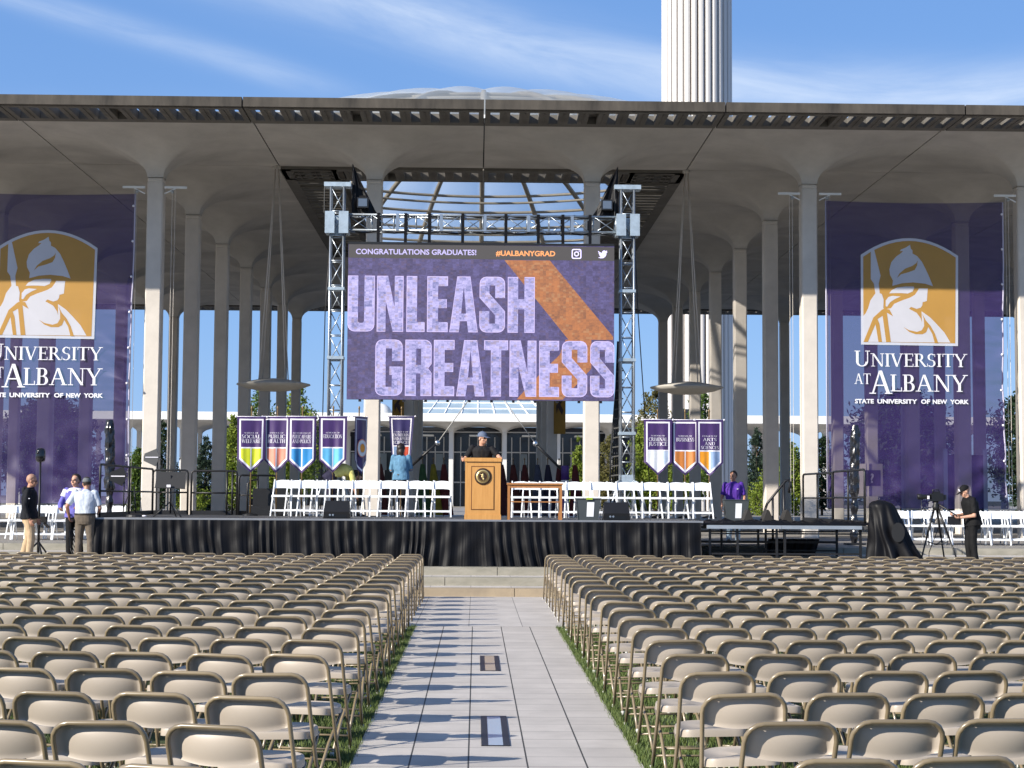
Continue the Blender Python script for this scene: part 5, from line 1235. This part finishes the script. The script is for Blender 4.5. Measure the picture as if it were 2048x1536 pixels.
    if capm:
        h = MB(); k = MB(); k.ball((0, -.012, .045), (.089, .108, .096), 14)
        h.add([hp_((v[0], v[1], max(v[2], .028))) for v in k.v], k.f)
        yb = -1 if capback else 1
        k = MB(); k.box((-.070, .06, .030), (.070, .185, .040))
        h.add([hp_((v[0]*(1 if v[1] < .1 else .72), v[1]*yb, v[2]-(.022 if v[1] > .1 else 0))) for v in k.v], k.f)
        fuse(h, .007, 'cap', capm, t, .002, 3, 2)
        k = MB(); k.ball((0, -.012, .142), (.009, .009, .005), 6); q = MB(); q.add([hp_(v) for v in k.v], k.f); q.build('cap_button', capm, t, True)
    if glasses:
        h = MB()
        for sx in (-1, 1): hball(h, (sx*.034, .086, .004), (.027, .012, .018), 8); h.add([hp_(v) for v in ((sx*.058, .085, .010), (sx*.062, .085, .004), (sx*.082, -.01, .004), (sx*.080, -.01, .010))], [(0, 1, 2, 3)])
        hball(h, (0, .100, .010), (.012, .004, .004), 6); h.build('sunglasses', DARK, t, True)
    else:
        for sx in (-1, 1):
            h = MB(); hball(h, (sx*.032, .083, .000), (.012, .008, .008), 8); h.build('eye', EYE, t, True)
            h = MB(); hball(h, (sx*.034, .089, .022), (.018, .006, .005), 8); h.build('eyebrow', HAIRB, t, True)
    if extra: extra(t, J, hp_, s)
    return t
NAVY = fab('black_hoodie', (.007, .008, .012)); KHAKI = fab('khaki', (.47, .34, .21)); LGREY = fab('pale_grey_polo', (.50, .55, .63)); OLIVE = fab('olive_trousers', (.13, .105, .08))
BLK = fab('black_polo', (.006, .006, .007)); BLKT = fab('black_trousers', (.007, .007, .008)); PURP = fab('purple_polo', (.095, .035, .31)); DENIM = fab('denim', (.10, .22, .34), var=.25); JEAN = fab('pale_jeans', (.32, .42, .50))
CHAR = fab('charcoal_tee', (.012, .012, .014)); YEL = fab('yellow_shirt', (.58, .53, .17)); NVT = fab('navy_trousers', (.022, .02, .045)); JKT = fab('violet_jacket', (.13, .12, .42)); JKW = fab('jacket_white', (.70, .70, .78)); CAPB = fab('blue_grey_cap', (.115, .145, .215)); CAPG = fab('grey_cap', (.13, .14, .145)); CAPK = fab('black_cap', (.006, .006, .007))
def hood(t, J, hp_, s):
    m_ = MB(); m_.ball(J['nb']+Vector((0, -.085, -.035))*s, (.12*s, .06*s, .09*s), 12); m_.tube([J['nb']+Vector((.07*math.cos(a)*1.15, .075*math.sin(a)+.0, .012))*s for a in [i*math.pi/8 for i in range(17)]], .022*s, 8); fuse(m_, .01, 'hood', NAVY, t, .006, 2)
    m_ = MB(); m_.box((.245*s, -.02, 1.27*s), (.262*s, .04, 1.285*s)); m_.build('sleeve_patch', M['trim'], t)
person('man with shaved head and sunglasses in black hoodie and khaki trousers', (-8.90, 33.0, .45), R(-84), 1.75, dict(re=(.25, -.05, 1.13), rw=(.25, .05, .87), lw=(-.24, .10, .88), rk=(.10, .06, .49), ra=(.11, .02, .09), lk=(-.10, -.03, .49), la=(-.11, -.14, .10), head=(0, .035, 1.62)), SKIN2, NAVY, 'long', KHAKI, 'crop', STUB, head=(0, -6, 0), girth=1.1, glasses=True, extra=hood, tuck=False)
def yoke(t, J, hp_, s):
    m_ = MB(); loft(m_, [(J['chest'].lerp(J['nb'], .32), .196*s, .131*s), (J['chest'].lerp(J['nb'], .6), .196*s, .128*s), (J['chest'].lerp(J['nb'], .9), .14*s, .105*s), (J['nb'], .088*s, .088*s)], (1, 0, 0))
    for p in 'rl': m_.tube([J[p+'s']+Vector((0, 0, .012)), J[p+'s'].lerp(J[p+'e'], .45)], [.076*s, .073*s], 14)
    fuse(m_, .011, 'yoke', JKW, t, .005, 5)
person('dark-haired man in white and violet jacket, half hidden behind the man in grey', (-8.27, 34.1, .45), R(172), 1.78, dict(re=(.29, .05, 1.13), rw=(.20, .25, 1.05), le=(-.29, .03, 1.15), lw=(-.2, .25, 1.08)), SKIN, JKT, 'long', BLKT, 'short', HAIRD, head=(-18, 4, 0), girth=1.05, extra=yoke, tuck=False)
person('man seen from behind in pale grey polo shirt and grey cap', (-7.80, 32.95, .45), R(-6), 1.72, dict(ls=(-.20, -.01, 1.415), le=(-.34, -.10, 1.15), lw=(-.37, .12, .94), re=(.29, .02, 1.12), rw=(.20, .24, 1.03), nb=(0, .01, 1.46), head=(.0, .05, 1.60), rk=(.12, .02, .49), lk=(-.12, .02, .49), ra=(.14, -.03, .09), la=(-.14, -.03, .09)), SKIN2, LGREY, 'short', OLIVE, 'crop', HAIRD, CAPG, head=(28, -4, 0), girth=1.2)
person('man in charcoal tee, blue grey cap and sunglasses leaning on the lectern', (-.03, 34.2, ZD), R(180), 1.80, dict(pel=(0, -.03, .93), waist=(0, .0, 1.07), chest=(0, .06, 1.29), nb=(0, .10, 1.45), head=(-.01, .15, 1.60), rs=(.195, .08, 1.40), ls=(-.195, .10, 1.39), re=(.33, .16, 1.19), rw=(.375, .40, 1.17), le=(-.33, .20, 1.24), lw=(-.38, .40, 1.185)), SKIN, CHAR, 'short', BLKT, 'crop', HAIRD, CAPB, head=(46, -2, 0), girth=1.14, glasses=True, curl=.9, tuck=False)
def wh(t, J, hp_, s):
    m_ = MB(); c = J['pel'].lerp(J['waist'], .75); loft(m_, [(c, .178*s, .142*s), (c+Vector((0, 0, .05)), .176*s, .140*s)], (1, 0, 0)); m_.build('jacket_hem', fab('denim_pale', (.22, .36, .46)), t, True)
person('woman with brown hair in blue denim jacket seen from behind', (-1.86, 38.15, ZD), R(-10), 1.66, dict(re=(.235, .06, 1.14), rw=(.12, .26, 1.12), le=(-.25, .04, 1.12), lw=(-.15, .24, 1.05)), SKIN, DENIM, 'long', BLKT, 'long', HAIRB, head=(-25, 0, 0), girth=1.06, tuck=False)
person('person in yellow shirt and navy trousers bending over behind the white chairs', (-3.38, 38.0, ZD), R(-72), 1.74, dict(pel=(0, -.10, .90), waist=(0, .02, 1.00), chest=(0, .24, 1.06), nb=(0, .42, .98), head=(0, .55, .90), rs=(.18, .36, 1.0), ls=(-.18, .36, 1.0), re=(.22, .42, .72), le=(-.22, .42, .72), rw=(.20, .48, .48), lw=(-.20, .48, .48), rh=(.09, -.1, .88), lh=(-.09, -.1, .88), rk=(.1, -.05, .48), lk=(-.1, -.05, .48), ra=(.11, -.1, .09), la=(-.11, -.1, .09)), SKIN, YEL, 'short', NVT, 'short', HAIRB, head=(0, -65, 0), girth=1.08)
def emb(t, J, hp_, s):
    m_ = MB(); m_.box((-.11*s, .150*s, 1.30*s), (-.07*s, .158*s, 1.315*s)); m_.build('chest_mark', M['trim'], t)
    m_ = MB(); m_.add([J['nb']+Vector(v)*s for v in ((-.04, .085, .0), (.04, .085, .0), (0, .115, -.09))], [(0, 1, 2)]); m_.build('collar_opening', fab('tee_white', (.75, .72, .75)), t)
person('man in bright purple polo shirt standing behind a grey bin at the right', (6.06, 40.2, .75), R(176), 1.73, dict(re=(.27, -.03, 1.12), rw=(.28, .04, .88), le=(-.27, .0, 1.12), lw=(-.25, .12, .90)), SKIN2, PURP, 'short', JEAN, 'short', HAIRB, head=(-32, 0, 0), girth=1.15, extra=emb)
def capmark(t, J, hp_, s):
    k = MB(); k.box((-.028, .092, .050), (.028, .103, .098)); q = MB(); q.add([hp_(v) for v in k.v], k.f); q.build('cap_mark', M['trim'], t)
person('cameraman in black polo, black trousers and black cap holding a small monitor', (9.80, 33.4, .45), R(96), 1.70, dict(pel=(0, -.04, .93), waist=(0, -.02, 1.07), chest=(0, .02, 1.29), nb=(0, .07, 1.45), head=(0, .13, 1.575), rs=(.19, .04, 1.40), ls=(-.19, .04, 1.40), re=(.25, .02, 1.10), rw=(.17, .27, 1.08), le=(-.25, .03, 1.08), lw=(-.16, .28, 1.04), rk=(.09, .03, .49), ra=(.10, -.02, .09), lk=(-.09, .0, .49), la=(-.10, -.06, .09)), SKIN, BLK, 'short', BLKT, 'crop', STUB, CAPK, head=(0, -26, 0), girth=1.14, extra=capmark, curl=.8, tuck=False)
# ================================================================ far arcade building
t = thing('arcade_building', 'long far colonnaded building with white roof edge and dark glass entrance', 'building', (0, 0, 0))
YF = 190.0; ZB = -1.45
M['farconc'] = mat('far_concrete', (.66, .65, .63), .8, var=.05, vscale=.3)
M['farroof'] = mat('far_roof_edge', (.80, .80, .78), .7)
sm = soffit_mesh(True)
for (z0, z1) in ((.2, ZS),):
    w = HW+.02; sm.add([(-w,-w,z0),(w,-w,z0),(w,w,z0),(-w,w,z0),(-w,-w,z1),(w,-w,z1),(w,w,z1),(-w,w,z1)], [(0,1,5,4),(1,2,6,5),(2,3,7,6),(3,0,4,7)])
me_far = sm.mesh('column', M['farconc'], True)
try: me_far.set_sharp_from_angle(angle=R(30))
except Exception: pass
for iy in range(3):
    for ix in range(-12, 13):
        if iy == 2 and -5 <= ix <= 4: continue
        obj('column', me_far, None, t, (ix*S+S/2, YF+iy*S, ZB))
mb = MB(); mb.box((-13*S, YF-S/2-1.9, ZB+ZT+.02), (13*S, YF-S/2-.02, ZB+ZT+.9)); mb.build('roof_edge', M['farroof'], t)
mb = MB(); mb.box((-5*S, YF+S*1.6, .7), (5*S, YF+S*1.6+.3, ZB+ZT)); mb.build('glass_wall', M['glassdark'], t)
mb = MB()
for k in range(61): x = -5*S+k*S/6; mb.box((x-.06, YF+S*1.6-.12, .7), (x+.06, YF+S*1.6-.005, ZB+ZT-1.2))
for z in (3.6, 7.2, 9.6): mb.box((-5*S, YF+S*1.6-.20, z-.07), (5*S, YF+S*1.6-.125, z+.07))
mb.build('mullion', M['farconc'], t)
for k in range(18):
    x = -4.6*S+k*S*.55; mb = MB(); mb.box((x-.42, YF+S*1.6-.5, 5.0), (x+.42, YF+S*1.6-.35, 7.0))
    mb.build('window_panel', mat('pale_panel', (.20, .24, .26), .4) if k == 0 else bpy.data.materials['pale_panel'], t)
for ix in (-2, -1, 0, 1, 2):
    mb = MB(); mb.box((ix*S-1.0, YF+2, ZB+ZT-1.35), (ix*S+1.0, YF+4, ZB+ZT-1.2)); mb.build('ceiling_light', M['farroof'], t)
# glazed skylight over the entrance
sk = MB(); fr = MB(); gx, y0, y1, z0, z1 = 9.5, YF-2.6, YF+9, ZB+ZT+.9, ZB+ZT+4.2
def skp(u, v): return (gx*(u*2-1)*(1-.30*v), y0+(y1-y0)*v, z0+(z1-z0)*v)
for i in range(10):
    for j in range(4): sk.add([skp(i/10, j/4), skp((i+1)/10, j/4), skp((i+1)/10, (j+1)/4), skp(i/10, (j+1)/4)], [(0, 1, 2, 3)])
for i in range(11): fr.tube([skp(i/10, 0), skp(i/10, 1)], .10, 5)
for j in range(5): fr.tube([skp(0, j/4), skp(1, j/4)], .09, 5)
sk.build('skylight', mat('skylight_glass', (.42, .52, .56), .15, var=.25, vscale=.3, spec=.6), t); fr.build('skylight_frame', M['farroof'], t)
t = thing('roof_dome', 'small pale dome on the far roof beside a pale column', 'dome', (-11.5, 196, ZB+ZT+.7))
mb = MB(); mb.lathe([(1.6, 0), (1.5, .7), (1.1, 1.4), (.6, 1.75), (.05, 1.9)], 20); mb.build('shell', M['farroof'], t, True); mb = MB(); mb.lathe([(1.62, 0), (1.62, .35), (1.5, .36)], 20); mb.build('base_ring', mat('dome_ring', (.3, .31, .33), .6), t)

# ================================================================ trees
LEAF = {}
def leaf_mat(name, a, b_):
    m = mat(name, a, .55, vscale=.9, col2=b_, spec=.25); tn = m.node_tree; b = tn.nodes['Principled BSDF']
    tl = tn.nodes.new('ShaderNodeBsdfTranslucent'); ms = tn.nodes.new('ShaderNodeMixShader'); ms.inputs[0].default_value = .3
    tn.links.new(b.inputs['Base Color'].links[0].from_socket, tl.inputs[0]); tn.links.new(b.outputs[0], ms.inputs[1]); tn.links.new(tl.outputs[0], ms.inputs[2]); tn.links.new(ms.outputs[0], tn.nodes['Material Output'].inputs[0]); return m
LEAF['bright'] = leaf_mat('leaf_bright', (.25, .31, .045), (.12, .18, .022)); LEAF['mid'] = leaf_mat('leaf_mid', (.13, .20, .035), (.05, .095, .016)); LEAF['dark'] = leaf_mat('leaf_dark', (.030, .058, .022), (.012, .026, .012)); LEAF['spruce'] = leaf_mat('needle_blue', (.055, .085, .055), (.018, .035, .025)); LEAF['rust'] = leaf_mat('leaf_rusty', (.17, .17, .055), (.11, .09, .03))
M['bark'] = mat('bark', (.10, .075, .055), .9, var=.3, vscale=4)
def tree(label, x, y, z, h, prof, n, size, kind, seed, trunk=.12, group=None, name='tree', clump=True):
    if y < 105:                      # keep the planting beyond the roof's shadow
        k = 1.17; x, y, h = x*k, y*k, 1.05+(h-1.05)*k; prof = [(a, b_*k) for a, b_ in prof]; size *= k
    t = thing(name, label, 'tree' if name != 'shrub' else 'shrub', (x, y, z), 0, group)
    rng = np.random.default_rng(seed); rd = random.Random(seed)
    pz = np.array([p[0] for p in prof])*h; pr = np.array([p[1] for p in prof])
    tr = MB(); tr.tube([(0, 0, -.1), (.03, 0, h*.3), (-.02, .03, h*.6), (0, 0, h*.9)], [trunk, trunk*.8, trunk*.5, trunk*.15], 8)
    for k in range(14):
        zz = h*rd.uniform(.18, .85); a = rd.uniform(0, 6.28); r = np.interp(zz, pz, pr)*.85
        tr.tube([(0, 0, zz*.92), (r*.5*math.cos(a), r*.5*math.sin(a), zz), (r*math.cos(a), r*math.sin(a), zz+r*.35)], [trunk*.35, trunk*.2, .01], 5)
    tr.build('trunk', M['bark'], t, True)
    nc = max(20, n//45); cz = rng.uniform(pz[0], pz[-1], nc*3); cr = np.interp(cz, pz, pr); keep = rng.uniform(0, pr.max(), nc*3) < cr+.05; cz = cz[keep][:nc]; cr = cr[keep][:nc]; m_ = len(cz)
    ca = rng.uniform(0, 6.28, m_); rad = cr*np.sqrt(rng.uniform(.15, 1.0, m_))*rng.uniform(.75, 1.1, m_)
    C = np.stack([rad*np.cos(ca), rad*np.sin(ca), cz], 1); cs = rng.uniform(.12, .30, m_)*(.35+cr)
    pick = rng.integers(0, m_, n); P = C[pick]+rng.normal(0, 1, (n, 3))*cs[pick][:, None]*np.array([.8, .8, .75])
    P[:, 2] = np.clip(P[:, 2], .05, h*1.03)
    d1 = rng.normal(0, 1, (n, 3)); d1 /= np.linalg.norm(d1, axis=1)[:, None]; d2 = rng.normal(0, 1, (n, 3)); d2 -= d1*(d1*d2).sum(1)[:, None]; d2 /= np.linalg.norm(d2, axis=1)[:, None]
    L = (rng.uniform(.6, 1.25, n)*size)[:, None]
    V = np.stack([P-d1*L, P+d2*L*.42, P+d1*L, P-d2*L*.42], 1).reshape(-1, 3)
    me = bpy.data.meshes.new('crown'); me.from_pydata(V.tolist(), [], [(4*i, 4*i+1, 4*i+2, 4*i+3) for i in range(n)]); me.materials.append(LEAF[kind]); me.update()
    obj('crown', me, None, t); return t
COLU = [(.04, .55), (.15, .9), (.4, 1.0), (.65, .8), (.85, .45), (1, .08)]
CONE = [(.02, .8), (.1, 1.0), (.3, .85), (.6, .5), (.85, .2), (1, .03)]
OVAL = [(.12, .4), (.25, .85), (.5, 1.0), (.75, .8), (.92, .4), (1, .1)]
sc_ = lambda p, r: [(a, b_*r) for a, b_ in p]
tree('slim bright green hornbeam column left of the SOCIAL WELFARE banner', -13.5, 92, .75, 5.5, sc_(COLU, .75), 5200, .11, 'bright', 1, .09)
tree('tall airy green tree showing above the SOCIAL WELFARE banner', -13.2, 100, .75, 7.8, sc_(OVAL, 1.15), 5200, .12, 'mid', 2, .10)
tree('tall bright leafy tree showing above the PUBLIC AFFAIRS AND POLICY banner', -11.0, 101, .75, 7.7, sc_(OVAL, 1.45), 7000, .12, 'bright', 3, .11)
tree('broad green shrub mass below the PUBLIC HEALTH and PUBLIC AFFAIRS banners', -11.4, 96, .75, 4.4, sc_(OVAL, 1.7), 6500, .11, 'bright', 4, .09, name='shrub')
tree('dense green shrub between the left banner and the first left column', -18.7, 92, .75, 3.6, sc_(COLU, 1.05), 6500, .10, 'mid', 5, .08, name='shrub')
tree('dark conical evergreen behind the music stand', -17.2, 91, .75, 5.4, sc_(CONE, 1.15), 6000, .10, 'dark', 6, .10)
tree('loose blue green spruce between the second and third left columns', -15.5, 95, .75, 4.6, sc_(CONE, 1.15), 6000, .10, 'spruce', 7, .10)
tree('low bright bush at the foot of the loose spruce', -15.4, 91, .75, 1.6, sc_(OVAL, 1.1), 2500, .09, 'bright', 8, .05, name='shrub')
tree('slim pointed juniper in front of the glass entrance, left of the pale right column', 5.5, 92, .75, 4.4, sc_(CONE, .72), 4200, .085, 'bright', 9, .06)
tree('slim rusty green juniper right of the pale right column', 7.1, 92, .75, 4.6, sc_(COLU, .62), 4200, .085, 'rust', 10, .06)
tree('tall thin tree with rusty leaves above the CRIMINAL JUSTICE banner', 10.6, 100, .75, 7.9, sc_(OVAL, 1.35), 4200, .12, 'rust', 11, .11)
tree('bright green hedge column behind the CRIMINAL JUSTICE banner', 9.3, 94, .75, 5.4, sc_(COLU, .95), 6000, .11, 'bright', 12, .09)
tree('broad bright green shrub below the CRIMINAL JUSTICE banner', 10.7, 93, .75, 3.7, sc_(OVAL, 1.5), 6000, .11, 'bright', 13, .08, name='shrub')
tree('thin pale leafed tree above the BUSINESS and ARTS banners', 13.3, 100, .75, 7.9, sc_(OVAL, .85), 3400, .12, 'mid', 14, .10)
tree('grey green spruce beside the man in purple', 15.9, 95, .75, 5.1, sc_(CONE, 1.5), 6500, .10, 'spruce', 15, .11)
tree('low bright bush at the foot of the grey green spruce', 15.6, 91, .75, 1.9, sc_(OVAL, 1.2), 2600, .09, 'bright', 16, .05, name='shrub')
tree('dense bright green shrub between the two right front columns', 17.1, 92, .75, 4.4, sc_(COLU, 1.25), 8000, .11, 'bright', 17, .09, name='shrub')
tree('dark green shrub just right of the first right front column', 19.6, 95, .75, 4.6, sc_(OVAL, 1.3), 6000, .11, 'dark', 18, .09, name='shrub')
tree('big dark tree standing far behind the right university banner', 33.2, 130, .75, 9.6, sc_(OVAL, 4.2), 17000, .24, 'dark', 19, .25)
tree('dark tree at the right edge behind the last column', 35.6, 108, .75, 8.2, sc_(OVAL, 2.6), 8000, .18, 'dark', 20, .2)
tree('dark rounded tree standing far behind the left university banner', -33.3, 130, .75, 8.8, sc_(OVAL, 3.6), 15000, .24, 'dark', 21, .25)
